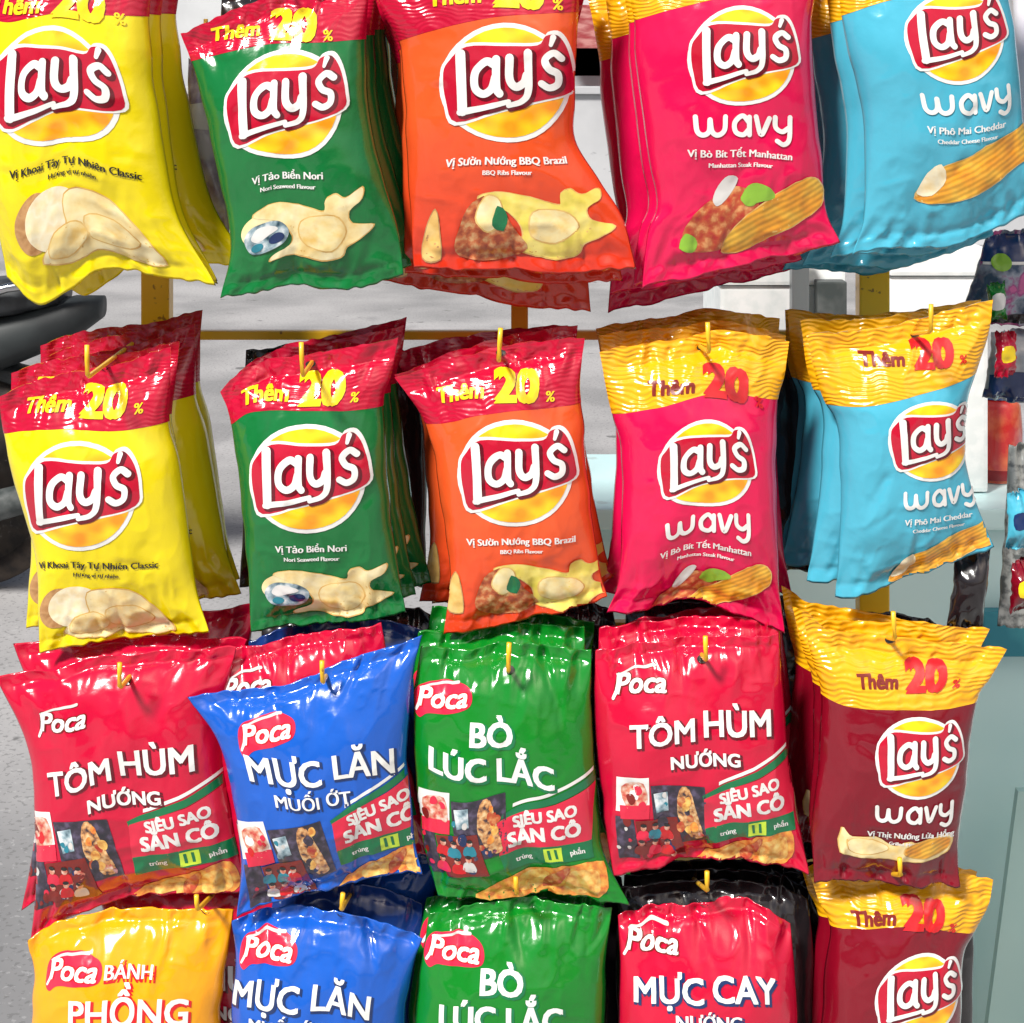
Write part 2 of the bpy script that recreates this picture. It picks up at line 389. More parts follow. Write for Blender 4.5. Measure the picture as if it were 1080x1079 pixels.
def art_snack_logo(outl):                   # centre of the small round script logo
    o = [] if outl == 'shadowred' else [P(poly_piece(blob([(-30, 12), (-26, -8), (-8, -17), (14, -19), (31, -10), (30, 6), (8, 12), (-14, 15), (-24, 21)])), outl, .6)]
    o += [P(stroke([(-22, -9), (-4, -15), (18, -18)], (1.5, 3)), 'softwhite', 1.9), P(stroke([(-27, 14), (-22, 4), (-20, -8)], (2.5, 4)), 'white', 1.9),
         *TX('Poca', 19, 0, -1, 2.4, .3, 1.02, -.06, m='ink_red' if outl != 'shadowred' else 'ink_darkred', layer=1.3), *TX('Poca', 19, 0, -1, .9, .3, 1.02, -.06, m='white', layer=2.0)]
    return o

def title(lines, dark):
    o = []
    for s, sz, x, y, fat, sx in lines:
        o.extend(TX(s, sz, x + 1.6, y + 1.8, fat + 1.8, 0, sx, m=dark, layer=.8)); o.extend(TX(s, sz, x, y, fat, 0, sx, m='white', layer=1.6))
    return o

def art_panels(sd=0):                       # relative to the card block centre (0,0) about 95 x 95 px
    rg = random.Random(900 + sd); extra = []
    def dabs(x0, y0, x1, y1, n, mats_, r0, r1, lay):
        for i in range(n):
            x, y = rg.uniform(x0, x1), rg.uniform(y0, y1); r_ = rg.uniform(r0, r1)
            pts = [(x + r_ * rg.uniform(.6, 1.2) * math.cos(a), y + r_ * rg.uniform(.8, 1.6) * math.sin(a)) for a in (0, 1.2, 2.4, 3.7, 5)]
            extra.append(P(poly_piece(blob(pts, 3)), rg.choice(mats_), lay + i * .06))
    dabs(-45, -36, -18, -12, 6, ['ink_red', 'ink_pink', 'skin', 'ink_darkred', 'white'], 2.5, 6, 1.7)
    dabs(24, -36, 42, 16, 8, ['snack', 'snack_pale', 'meat_red', 'pic_dark'], 3, 6, 1.9)
    dabs(-8, -30, 8, -6, 4, ['softwhite', 'nori', 'ink_teal'], 1.5, 3.5, 2.0)
    for i in range(6):                      # the printed group of people, a few pixels each
        x, y = -20 + (i % 3) * 15 + rg.uniform(-2, 2), 12 + (i // 3) * 21 + rg.uniform(-2, 2)
        extra.append(P(poly_piece(blob([(x - 7, y + 16), (x - 6, y + 6), (x, y + 3), (x + 6, y + 6), (x + 7, y + 16)], 3)), rg.choice(['ink_red', 'ink_pink', 'softwhite', 'ink_teal', 'ink_red', 'ink_darkred']), 3.0 + i * .06))
        extra.append(P(poly_piece(ell(x, y, 3.4, 4.2, 12)), 'skin', 3.5)); extra.append(P(poly_piece(ell(x, y - 3, 3.6, 2.4, 10)), 'ink_black', 3.8))
    dabs(-20, 6, 20, 50, 8, ['skin', 'ink_pink', 'ink_red', 'pic_dark', 'softwhite', 'ink_navy', 'pic_people', 'skin', 'skin'], 3, 7, 2.5)
    dabs(-46, 8, -28, 52, 6, ['ink_darkred', 'pic_dark', 'ink_pink', 'softwhite'], 2, 5, 1.2)
    dabs(26, 10, 50, 24, 4, ['skin', 'ink_navy', 'pic_people'], 2, 4, 1.6)
    o = extra + [P(poly_piece([(-50, -44), (-14, -50), (-12, -8), (-50, -2)]), 'white', .6), P(poly_piece(rough_poly([(-44, -34), (-20, -42), (-16, -14), (-36, -6)], 1.5, 21)), 'skin', 1.3),
         P(poly_piece([(-46, -10), (-12, -16), (-12, 2), (-44, 6)]), 'ink_pink', 1.5),
         P(poly_piece([(-12, -40), (50, -46), (56, 24), (22, 32), (-6, 10)]), 'pic_dark', .8), P(poly_piece(rough_poly([(20, -34), (32, -40), (46, 4), (48, 20), (36, 22), (22, -2)], 2, 22)), 'pic_warm', 1.5),
         P(poly_piece([(-8, -30), (8, -34), (10, -10), (-4, -6)]), 'nori', 1.5),
         P(poly_piece([(-28, 6), (20, -2), (30, 52), (-18, 58)]), 'ink_darkred', 2.2),
         P(poly_piece([(-50, 4), (-30, 2), (-22, 56), (-46, 58)]), 'pic_dark', .7)]
    return o

def art_banner():                           # relative to red banner centre
    return [P(poly_piece([(-52, -10), (-30, -20), (10, -34), (54, -54), (54, -44), (12, -26), (-30, -12), (-50, -4)]), 'ink_green', .8),
            P(poly_piece([(-34, -24), (4, -38), (54, -60), (54, -56), (4, -34), (-34, -20)]), 'white', .5),
            P(poly_piece([(-50, -6), (-18, -16), (12, -25), (54, -43), (56, 20), (-46, 34)]), 'ink_pink', .9),
            P(poly_piece([(-46, 32), (56, 18), (58, 38), (-42, 54)]), 'ink_green', 1.2),
            *TX('SIÊU SAO', 12.5, 2, -10, .9, 0, .95, -.22, m='white', layer=1.8), *TX('SĂN CÔ', 16, 3, 11, 1.2, 0, .95, -.17, m='white', layer=1.8),
            P(poly_piece([(2, 28), (22, 25), (23, 42), (3, 45)]), 'ink_lime', 1.9), *TX('11', 11, 12, 35, .9, 0, 1, -.14, m='ink_green', layer=2.5),
            *TX('trúng', 6, -20, 40, .3, 0, 1, -.14, m='white', layer=1.9), *TX('phần', 6, 40, 31, .3, 0, 1, -.14, m='white', layer=1.9)]

def art_snacks():                           # snack heap, relative to its centre
    return [P(poly_piece(rough_poly([(-66, 24), (-50, 6), (-24, -6), (6, -12), (28, -18), (66, -22), (68, 14), (30, 24), (-20, 24)], 2, 23)), 'snack', .6),
            P(poly_piece(rough_poly([(-30, 10), (-18, -4), (4, -8), (12, 8), (-10, 20)], 2, 24)), 'snack_pale', 1.3), P(poly_piece(rough_poly([(26, 14), (32, -10), (58, -14), (62, 10), (44, 20)], 2, 25)), 'snack_pale', 1.3),
            P(poly_piece(rough_poly([(4, 4), (20, -12), (30, -14), (18, 10), (4, 18)], 1.6, 26)), 'meat_red', 1.9)]
ART = {}
def art(key, fn, *a):
    if key not in ART: ART[key] = fn(*a)
    return ART[key]

# ------------------------------------------------------------------ the bag surface
LAYER = 0.00028
class Bag:
    def __init__(s, top, right, bottom, left, Y, seed, T=.031, Tb=.007, soft=1.0, seal=(.075, .05), crease=1.0, nx=84, ny=132):
        s.Y = Y
        us = np.linspace(0, 1, nx + 1); us = .62 * us + .38 * (.5 - .5 * np.cos(np.pi * us)); vs = np.linspace(0, 1, ny + 1)
        s.us, s.vs = us, vs
        U, V = np.meshgrid(us, vs)                                  # V: 0 at the TOP, 1 at the bottom
        top_, bot = resample(catmull(top), us), resample(catmull(bottom), us)
        lf, rt = resample(catmull(left), vs), resample(catmull(right), vs)
        c00, c10, c01, c11 = top_[0], top_[-1], bot[0], bot[-1]
        lf = lf + (c00 - lf[0]) * (1 - vs)[:, None] + (c01 - lf[-1]) * vs[:, None]; rt = rt + (c10 - rt[0]) * (1 - vs)[:, None] + (c11 - rt[-1]) * vs[:, None]
        Pp = (1 - V)[..., None] * top_[None] + V[..., None] * bot[None] + (1 - U)[..., None] * lf[:, None] + U[..., None] * rt[:, None] \
            - ((1 - U) * (1 - V))[..., None] * c00 - (U * (1 - V))[..., None] * c10 - ((1 - U) * V)[..., None] * c01 - (U * V)[..., None] * c11
        s.W = np.linalg.norm((lf + rt)[ny // 2] / 2 - rt[ny // 2]) * 2; s.H = np.linalg.norm(top_[nx // 2] - bot[nx // 2])
        s.P2 = Pp
        rg = random.Random(seed); W_, H_ = s.W, s.H
        x, y = U * W_, V * H_
        # ragged seal ends
        rag = vnoise(U * 26, 0 * V, seed + 7) * 1.3 + vnoise(U * 9, 0 * V, seed + 8) * 1.6
        Pp[..., 1] += rag * (np.exp(-V / .03) - np.exp(-(1 - V) / .03))
        Pp[..., 0] += vnoise(V * 12, 0 * U, seed + 9) * 1.3 * np.where(U < .5, np.exp(-U / .08), np.exp(-(1 - U) / .08)) * np.sin(np.pi * V)
        hu = np.abs(2 * U - 1); side = np.clip(1 - hu ** 2.6, 0, 1) ** .64
        tt = np.clip((V - seal[0]) / (1 - seal[0] - seal[1]), 0, 1)
        prof = np.sin(np.pi * tt ** .88) ** .66
        body = T * side * prof
        z = np.zeros_like(U)
        edge = np.clip(1 - hu ** 6, 0, 1)
        # large dents and crumple
        z += (vnoise(x / 58 + 3, y / 75, seed) * .0030 + vnoise(x / 27, y / 40 + 5, seed + 1) * .0014) * prof ** .5 * soft
        rn = 1 - np.abs(vnoise(x / 21 + .5 * vnoise(x / 30, y / 30, seed + 20), y / 30, seed + 2)); z += (rn ** 3 - .35) * .0019 * soft * (1.2 - .85 * prof)
        rn = 1 - np.abs(vnoise(x / 11 + y / 40, y / 17 - x / 60, seed + 3)); z += (rn ** 4 - .2) * .0009 * soft * (1.3 - 1.1 * prof)
        # foil facets: crisp creases where neighbouring facets meet
        pr = np.random.RandomState(seed + 40)
        for cell, amp, pw in ((40, .0046, .30), (17, .0020, .10)):
            n_ = max(int(W_ * H_ / cell ** 2 * 1.2), 3); cx_, cy_ = pr.uniform(-10, W_ + 10, n_), pr.uniform(-10, H_ + 10, n_); sx_, sy_ = pr.uniform(-1, 1, n_), pr.uniform(-1, 1, n_)
            wx = x + 7 * vnoise(x / 40, y / 40, seed + 41); wy = (y + 7 * vnoise(x / 40 + 9, y / 40, seed + 42))
            best = np.full(x.shape, 1e9); 
            for a_, b_, p_, q_ in zip(cx_, cy_, sx_, sy_):
                dd = np.sqrt((wx - a_) ** 2 + ((wy - b_) * .6) ** 2 + 9) + 3 * p_
                best = np.minimum(best, dd)
            z -= np.clip(best / cell - .45, -1, 1) * amp * min(1, W_ / 90) * (1 - (1 - pw) * prof) * soft * .9
        # creases fanning from both seals
        def crease(x0, y0, ang, L_, wd, amp, kind):
            dx, dy = math.sin(ang), math.cos(ang)
            a = (x - x0) * dx + (y - y0) * dy; b = (x - x0) * dy - (y - y0) * dx + 6 * np.sin(a / 30 + x0)
            f = np.clip(a / L_, 0, 1); fade = np.where(a < 0, np.exp(-(a / 6) ** 2), (1 - f) ** 1.3); ww = wd * (1 + .8 * f)
            q = b / ww
            return amp * fade * ((np.exp(-q * q)) if kind else (q * np.exp(-q * q) * 1.6))
        for end in (0, 1):
            sgn = 1 if end == 0 else -1; ye = H_ * seal[0] * .6 if end == 0 else H_ * (1 - seal[1] * .6)
            for k in range(17 if end == 0 else 14):
                x0 = W_ * (k + .5 + rg.uniform(-.4, .4)) / (17 if end == 0 else 14)
                ang = (x0 / W_ - .5) * rg.uniform(.2, -.7) + rg.uniform(-.25, .25)
                if end: ang = math.pi - ang
                z += crease(x0, ye, ang, H_ * rg.uniform(.08, .34), rg.uniform(2.4, 7), rg.uniform(-1, .55) * .0042 * soft, rg.random() < .6)
            for sd in (0, 1):                                       # corner darts
                ang = (.55 if sd == 0 else -.55) + rg.uniform(-.12, .12)
                if end: ang = math.pi - ang
                z += crease(W_ * (.03 if sd == 0 else .97), ye, ang, H_ * .33, 9, -.0045 * soft, True)
                z += crease(W_ * (.10 if sd == 0 else .90), ye, ang * .6 if not end else math.pi - (math.pi - ang) * .6, H_ * .26, 6, .003 * soft, True)
        for k in range(5):                                          # stray body dents
            z += crease(W_ * rg.uniform(.1, .9), H_ * rg.uniform(.25, .8), rg.uniform(-1.6, 1.6), H_ * rg.uniform(.1, .25), rg.uniform(4, 9), rg.uniform(-1, .6) * .0026 * soft, True)
        zf = body + z * edge
        # the seals wave in and out, same for front and back
        sh = (vnoise(U * 7, V * 2, seed + 4) * .0042 + vnoise(U * 19, V * 3, seed + 5) * .0012) * (1 - prof) ** 1.5 + vnoise(V * 3, 0 * U, seed + 6) * .002
        zf = zf + sh + .0003 * edge
        zb = -Tb * side * prof + sh - .0003 * edge + vnoise(x / 40, y / 50, seed + 11) * .002 * prof * edge
        zb = np.minimum(zb, zf - .0012 * np.clip(edge * 2, 0, 1) * np.clip(V / .01, 0, 1) * np.clip((1 - V) / .01, 0, 1))
        k = S * (DIST + Y) / DIST
        s.F3 = np.stack([(Pp[..., 0] - 540) * k, Y - zf, CAMH - (Pp[..., 1] - 80) * k], -1)
        s.B3 = np.stack([(Pp[..., 0] - 540) * k, Y - zb, CAMH - (Pp[..., 1] - 80) * k], -1)
        du = np.gradient(s.F3, axis=1); dv = np.gradient(s.F3, axis=0); n = np.cross(dv, du)   # towards the viewer (-Y)
        n *= np.where(n[..., 1:2] > 0, -1, 1); n /= np.linalg.norm(n, axis=-1)[..., None] + 1e-12; s.Nn = n

    def inv(s, px, py):                     # (u, v) of a photo pixel on the flat outline
        d_ = (s.P2[..., 0] - px) ** 2 + (s.P2[..., 1] - py) ** 2; j, i = np.unravel_index(np.argmin(d_), d_.shape)
        return s.us[i], s.vs[j]

    def samp(s, A, u, v):
        fi = np.clip(np.interp(u, s.us, np.arange(len(s.us))), 0, len(s.us) - 1.0001); fj = np.clip(v, 0, 1) * (len(s.vs) - 1); fj = np.clip(fj, 0, len(s.vs) - 1.0001)
        i = fi.astype(int); j = fj.astype(int); a = (fi - i)[:, None]; b = (fj - j)[:, None]
        return (A[j, i] * (1 - a) + A[j, i + 1] * a) * (1 - b) + (A[j + 1, i] * (1 - a) + A[j + 1, i + 1] * a) * b

    def build(s, name, mt, hang, label, group):
        s.hang = np.array(wpt(hang[0], hang[1], s.Y)); s.root = empty(name, s.hang, label, 'chip bag', group)
        ny, nx = s.F3.shape[0], s.F3.shape[1]
        idx = np.arange(ny * nx).reshape(ny, nx); st = 2
        f = np.stack([idx[:-1, :-1], idx[:-1, 1:], idx[1:, 1:], idx[1:, :-1]], -1).reshape(-1, 4)
        bi = np.full((ny, nx), -1); js = np.arange(0, ny, 1); 
        inner = np.zeros((ny, nx), bool); inner[1:-1, 1:-1] = True
        bi[inner] = ny * nx + np.arange(inner.sum()); bi[~inner] = idx[~inner]
        fb = np.stack([bi[:-1, :-1], bi[1:, :-1], bi[1:, 1:], bi[:-1, 1:]], -1).reshape(-1, 4)
        V = np.concatenate([s.F3.reshape(-1, 3), s.B3[inner]]) - s.hang
        # front quads face the viewer
        me = bpy.data.meshes.new('pouch'); fa = np.concatenate([f[:, ::-1], fb[:, ::-1]])
        me.vertices.add(len(V)); me.vertices.foreach_set('co', V.ravel()); me.loops.add(fa.size); me.loops.foreach_set('vertex_index', fa.ravel())
        me.polygons.add(len(fa)); me.polygons.foreach_set('loop_start', np.arange(len(fa)) * 4); me.polygons.foreach_set('loop_total', np.full(len(fa), 4))
        me.polygons.foreach_set('use_smooth', np.ones(len(fa), bool)); me.materials.append(M[mt]); me.materials.append(M['silver'])
        colm = np.tile(np.arange(nx - 1), ny - 1); mi = np.concatenate([np.zeros(len(f), int), ((colm < 3) | (colm > nx - 5)).astype(int)])
        me.polygons.foreach_set('material_index', mi); me.update(calc_edges=True); me.validate()
        link_mesh('pouch', me, s.root); return s.root

    def decal(s, name, pieces, cx=None, cy=None, sc=1.0, rot=0.0, du=0, uvfull=False, label=None, base=1, asp=1.0):
        """lay flat pieces (art px) on the film, centred on the photo pixel (cx, cy)"""
        Vs, Fs, Ms, mats, UV, Ns = [], [], [], [], [], []; off = 0
        if not uvfull:
            al = np.concatenate([q[0] for q in pieces]); pv = (al.min(0) + al.max(0)) / 2 * np.array([1, asp]); c_, s_ = math.cos(rot), math.sin(rot)
            pv = np.clip(pv, -1000, 1000); cx, cy = cx + sc * (pv[0] * c_ - pv[1] * s_), cy + sc * (pv[0] * s_ + pv[1] * c_)
            cu, cv = s.inv(cx, cy); e_ = .07; pp = lambda a, b: s.samp(s.P2, np.array([a]), np.array([b]))[0]
            u0, u1, v0, v1 = max(cu - e_, .02), min(cu + e_, .98), max(cv - e_, .02), min(cv + e_, .98)
            J = np.stack([(pp(u1, cv) - pp(u0, cv)) / (u1 - u0), (pp(cu, v1) - pp(cu, v0)) / (v1 - v0)], -1); Ji = np.linalg.inv(J)
        c_, s_ = math.cos(rot), math.sin(rot)
        for V2, F, mk, lay in pieces:
            if uvfull: u, v = V2[:, 0], V2[:, 1]
            else:
                q = (V2 * np.array([1, asp]) - pv) * sc; q = np.stack([q[:, 0] * c_ - q[:, 1] * s_, q[:, 0] * s_ + q[:, 1] * c_], -1)
                q = q @ Ji.T; u = cu + q[:, 0]; v = cv + q[:, 1]
            keep = [f for f in F if all(.004 < u[i] < .996 and .002 <= v[i] <= .996 for i in f)] if not uvfull else F
            p = s.samp(s.F3, np.clip(u, 0, 1), v); n = s.samp(s.Nn, np.clip(u, 0, 1), v); n /= np.linalg.norm(n, axis=1)[:, None]
            Vs.append(p + n * (LAYER * (lay + base)) - s.hang); Ns.append(n)
            if mk not in mats: mats.append(mk)
            Fs += [[i + off for i in f[::-1]] if not uvfull else [i + off for i in f] for f in keep]; Ms += [mats.index(mk)] * len(keep)
            UV.append(V2 / 50.0); off += len(p)
        V = np.concatenate(Vs); UV = np.concatenate(UV); NN = np.concatenate(Ns)
        # wind all faces towards the viewer and drop slivers
        F2, M2 = [], []
        for f, m_ in zip(Fs, Ms):
            a, b, c3 = V[f[0]], V[f[1]], V[f[2]]
            nn = np.cross(b - a, c3 - a)
            if len(f) > 3: nn = nn + np.cross(c3 - a, V[f[3]] - a)
            F2.append(f if nn[1] < 0 else f[::-1]); M2.append(m_)
        used = np.unique([i for f in F2 for i in f]); rm = -np.ones(len(V), int); rm[used] = np.arange(len(used))
        me = bpy.data.meshes.new(name); me.from_pydata([tuple(q) for q in V[used]], [], [[int(rm[i]) for i in f] for f in F2])
        for k in mats: me.materials.append(M[k])
        me.polygons.foreach_set('material_index', M2); me.polygons.foreach_set('use_smooth', [True] * len(F2))
        ul = me.uv_layers.new(name='UVMap'); vi = np.zeros(len(me.loops), int); me.loops.foreach_get('vertex_index', vi)
        ul.data.foreach_set('uv', UV[used][vi].ravel()); me.update()
        me.normals_split_custom_set_from_vertices([tuple(q) for q in NN[used]])
        o = link_mesh(name, me, s.root)
        if label: o['label'] = label
        return o

    def band(s, vL, vR, mt):                # coloured header: from the top edge down to v = vL (left) .. vR (right)
        us = s.us; ny = max(int(min(vL, vR) * (len(s.vs) - 1)) - 2, 4); r0 = s.vs[ny]; rows = []
        bot = vL + (vR - vL) * us + vnoise(us * 4, us * 0, 77) * .002
        ex = int(abs(vL - vR) * (len(s.vs) - 1)) + 4
        V2 = np.array([[u, s.vs[j] if j <= ny else r0 + (b - r0) * (j - ny) / ex] for j in range(ny + ex + 1) for u, b in zip(us, bot)]); nx = len(us); ny = ny + ex
        # pull the outer columns inside the rounded edge a hair
        F = [[j * nx + i, j * nx + i + 1, (j + 1) * nx + i + 1, (j + 1) * nx + i] for j in range(ny) for i in range(nx - 1)]
        return s.decal('header_band', [(V2, F, mt, .0)], uvfull=True, base=1)


def lays(o, name_, variant, Y, seed, logo, lsc, lrot, bandv, btxt, hang, label, group, fl, T=.032, soft=1.0, name='chip_bag'):
    fasp, fdy = ((.80, 27) if variant in ('redwavy', 'cyan') else (.86, 12)) if Y == .03 else (1.0, 6 if variant == 'redwavy' else 0)
    b = Bag(*o, Y, seed, T=T, soft=soft)
    b.build(name, variant, hang, label, group)
    wavy = variant in ('redwavy', 'cyan', 'maroon')
    vL, vR = [b.inv(*q)[1] for q in bandv]
    b.band(vL, vR, 'band_yellow' if wavy else 'band_red')
    b.decal('header_lettering', art('band' + str(wavy), art_band, 'yellow' if wavy else 'red'), btxt[0], btxt[1], lsc * 1.14, lrot, base=3.4)
    b.decal('logo', art('logo', art_logo), logo[0], logo[1], lsc * (.86 if wavy else 1), lrot, base=2)
    pcs = list(art('fl' + variant, flavour, fl[0], fl[1], 105 if wavy else 81, 'ink_black' if variant == 'yellow' else 'white'))
    if wavy: pcs = pcs + art('wavy', art_wavy)
    b.decal('lettering', pcs, logo[0] + fl[2], logo[1], lsc, lrot, base=3)
    b.decal('food_picture', art('food' + variant, art_food, variant), logo[0], logo[1] + fdy, lsc, lrot, asp=fasp, base=2.5)
    return b

def poca(o, film_, Y, seed, spec, hang, label, group, T=.031, soft=1.3, name='snack_bag'):
    b = Bag(*o, Y, seed, T=T, Tb=.009, soft=soft, seal=(.05, .045)); b.build(name, film_, hang, label, group)
    for nm, key, fn, args, cx, cy, sc, rot in spec:
        b.decal(nm, art(key, fn, *args), cx, cy, sc, rot)
    return b

# ------------------------------------------------------------------ the setting
g = mat('concrete pavement', (.42, .42, .42), .8)
r = noise_col(g, (.23, .23, .235), (.37, .365, .37), 1.3, 'Object', .38, .62, 10)
def add_specks(m, scale, col, thr, amt=.8, stretch=(1, 1, 1)):
    L = m.node_tree.links; b = m.node_tree.nodes['Principled BSDF']; src = b.inputs['Base Color'].links[0].from_socket
    tc = N(m, 'ShaderNodeTexCoord'); mp = N(m, 'ShaderNodeMapping'); mp.inputs['Scale'].default_value = stretch; L.new(tc.outputs['Object'], mp.inputs[0])
    n = N(m, 'ShaderNodeTexNoise', Scale=scale, Detail=4); L.new(mp.outputs[0], n.inputs['Vector'])
    rr = N(m, 'ShaderNodeValToRGB'); L.new(n.outputs['Fac'], rr.inputs[0]); e = rr.color_ramp.elements; e[0].position = thr; e[0].color = (0, 0, 0, 1); e[1].position = thr + .03; e[1].color = (amt, amt, amt, 1)
    mx = N(m, 'ShaderNodeMix'); mx.data_type = 'RGBA'; L.new(rr.outputs[0], mx.inputs[0]); L.new(src, mx.inputs[6]); mx.inputs[7].default_value = (*col, 1); L.new(mx.outputs[2], b.inputs['Base Color'])
add_specks(g, .9, (.20, .20, .205), .58, .55, (1, .6, 1)); add_specks(g, 7, (.10, .10, .10), .68, .8); add_specks(g, 90, (.12, .12, .12), .58, .5); add_specks(g, 75, (.5, .5, .5), .62, .3)
bm = bmesh.new()
gs = 48
grid = [[bm.verts.new((x, y, 0)) for x in np.linspace(-60, 60, gs)] for y in np.linspace(-6, 120, gs)]
for j in range(gs - 1):
    for i in range(gs - 1): bm.faces.new((grid[j][i], grid[j][i + 1], grid[j + 1][i + 1], grid[j + 1][i]))
tag(from_bm('ground', bm, g), kind='structure')

# far shopfront beyond the pavement
shop = empty('shop_building', (0, 15, 0), 'pale grey shop building far behind the rack with a red awning', 'building')
wallm = mat('pale plaster', (.50, .52, .54), .85); noise_col(wallm, (.44, .46, .48), (.58, .60, .62), 1.2)
bm = bmesh.new(); bx(bm, (0, .25, 2.2), (34, .5, 4.4)); from_bm('wall', bm, wallm, shop, bevel=.02)
awm = mat('red awning cloth', (.45, .03, .04), .7); noise_col(awm, (.40, .05, .06), (.62, .30, .28), 5)
bm = bmesh.new(); v4 = [bm.verts.new(q) for q in ((.3, 0, 2.0), (3, 0, 2.0), (3, -1.4, 1.55), (.3, -1.4, 1.55), (3, -1.4, 1.3), (.3, -1.4, 1.3))]
bm.faces.new((v4[0], v4[3], v4[2], v4[1])); bm.faces.new((v4[3], v4[5], v4[4], v4[2])); bmesh.ops.solidify(bm, geom=bm.faces[:], thickness=.02); from_bm('awning', bm, awm, shop)
dkm = mat('grey doorway glass', (.16, .17, .18), .3); noise_col(dkm, (.10, .11, .12), (.30, .31, .33), 2.5)
for x in (-11, -6.2, 4.2, 7.5, 10.5):
    f = mat('door frame', (.30, .31, .32), .5) if x == -11 else f
    bm = bmesh.new(); bx(bm, (x, -.02, 1.25), (2.0, .10, 2.5)); fr = from_bm('door', bm, dkm, shop)
    bm = bmesh.new()
    for q in (-1, 0, 1): bx(bm, (x + q, -.09, 1.25), (.07, .05, 2.5))
    from_bm('frame', bm, f, fr)
lowm = mat('grey concrete wall', (.47, .48, .50), .85); noise_col(lowm, (.40, .41, .43), (.54, .55, .57), 1.0, detail=8); add_specks(lowm, 6, (.2, .2, .22), .66, .5, (1, 1, 3))
bm = bmesh.new(); bx(bm, (0, 11.4, .58), (30, .2, 1.16)); bx(bm, (0, 11.4, 1.19), (30.1, .28, .06))
tag(from_bm('low_wall', bm, lowm, bevel=.01), 'long low grey concrete wall across the pavement behind the rack', 'wall')

# ------------------------------------------------------------------ the display rack
YB = .20
ym = mat('yellow rack paint', (.95, .52, .02), .38, coat=.2); noise_col(ym, (.95, .55, .02), (.85, .42, .02), 9, lo=.45, hi=.75); add_specks(ym, 70, (.22, .08, .03), .66, .8)
rack = empty('display_rack', wpt(540, 80, YB) * 1 - Vector((0, 0, CAMH)), 'yellow painted metal rack with rows of hooks holding all the hanging snack bags', 'rack')
rack.location = (0, YB, 0)
def rp(o): o.parent = rack; o.location = (-rack.location.x, -YB, 0); return o
for px, wd in ((165, 30), (548, 18), (921, 32), ):
    x = wpt(px, 300, YB).x; bm = bmesh.new(); bx(bm, (x, YB + .004, .95), (wd * S * 1.13, .022, 1.75)); rp(from_bm('post', bm, ym, bevel=.002))
bm = bmesh.new()
for px in (165, 921):
    x = wpt(px, 300, YB).x; bx(bm, (x, YB + .02, .04), (.045, .6, .05))
bx(bm, ((wpt(165, 300, YB).x + wpt(921, 300, YB).x) / 2, YB + .25, .04), (.75, .04, .05))
rp(from_bm('base_frame', bm, ym, bevel=.003))
ROWS = {1: -35, 2: 351, 3: 655, 4: 905}
for k, py in ROWS.items():
    z = wpt(0, py, YB).z; bm = bmesh.new(); xa, xb = wpt(152, 0, YB).x, wpt(935, 0, YB).x; bx(bm, ((xa + xb) / 2, YB - .013, z), (xb - xa, .012, .009)); rp(from_bm('crossbar', bm, ym, bevel=.0015))
TIPS = {1: [(80, -60, -35), (290, -55, -28), (510, -70, -42), (745, -75, -50), (975, -80, -50), (217, 20, 44)],
        2: [(92, 364, 398), (319, 361, 397), (526, 346, 381), (748, 340, 372), (982, 321, 351)],
        3: [(126, 699, 727), (340, 697, 722), (536, 678, 710), (745, 671, 698), (944, 645, 676)],
        4: [(208, 944, 962), (360, 942, 962), (545, 925, 945), (746, 919, 942), (950, 905, 926)]}
YH = -.040                                  # hook ends reach in front of the first bag
HK = {}
for k, L_ in TIPS.items():
    for j, (px, y1, y2) in enumerate(L_):
        a = wpt(px, y2, YH); t = wpt(px + random.Random(px).uniform(-2, 2), y1, YH - .002)
        if (k, j) == (1, 5): a = wpt(px, y2, .10); t = wpt(px, y1, .098)
        zb = wpt(0, ROWS[k], YB).z if (k, j) not in ((1, 5), (3, 5)) else a.z
        b0 = Vector((a.x, YB - .02, zb))
        bm = bmesh.new(); tube(bm, [b0, b0.lerp(a, .5), a + Vector((0, .006, 0)), a + Vector((0, .0005, .003)), a.lerp(t, .5), t], .0021, 8)
        rp(from_bm('hook', bm, ym, smooth=True)); HK[(k, j)] = (b0, a)

bm = bmesh.new(); A1 = wpt(1098, -95, .13); tube(bm, [wpt(921, -95, YB), Vector((A1.x, YB, A1.z)), A1, wpt(1098, 700, .13)], .003, 8)
rp(from_bm('side_hanger', bm, ym, smooth=True))
def hole(b, px, py): b.decal('hang_hole', art('hole', lambda: [P(poly_piece(ell(0, 0, 5, 3.4, 16)), 'ink_black', .6)]), px, py, base=6)
def copy_thing(root, loc, rot, label, group):
    r_ = root.copy(); C.objects.link(r_); r_.location = loc; r_.rotation_euler = rot
    r_['label'] = label; r_['group'] = group
    for ch in root.children:
        if ch.name.startswith('hang_hole'): continue
        c_ = ch.copy(); C.objects.link(c_); c_.parent = r_
    return r_

# ------------------------------------------------------------------ the front bags (outlines in photo pixels: top, right, bottom, left)
G1 = {1: 'chip bags hanging in the top row', 2: 'chip bags hanging in the second row', 3: 'snack bags hanging in the third row', 4: 'snack bags hanging in the bottom row'}
B = {}
FY = ('Vị Khoai Tây Tự Nhiên Classic', 'Hương vị tự nhiên', 19)
FG = ('Vị Tảo Biển Nori', 'Nori Seaweed Flavour', 4)
FO = ('Vị Sườn Nướng BBQ Brazil', 'BBQ Ribs Flavour', 4)
FR = ('Vị Bò Bít Tết Manhattan', 'Manhattan Steak Flavour', 0)
FC = ('Vị Phô Mai Cheddar', 'Cheddar Cheese Flavour', 6)
FM = ('Vị Thịt Nướng Lửa Hồng', 'Grilled Meat Flavour', -4)

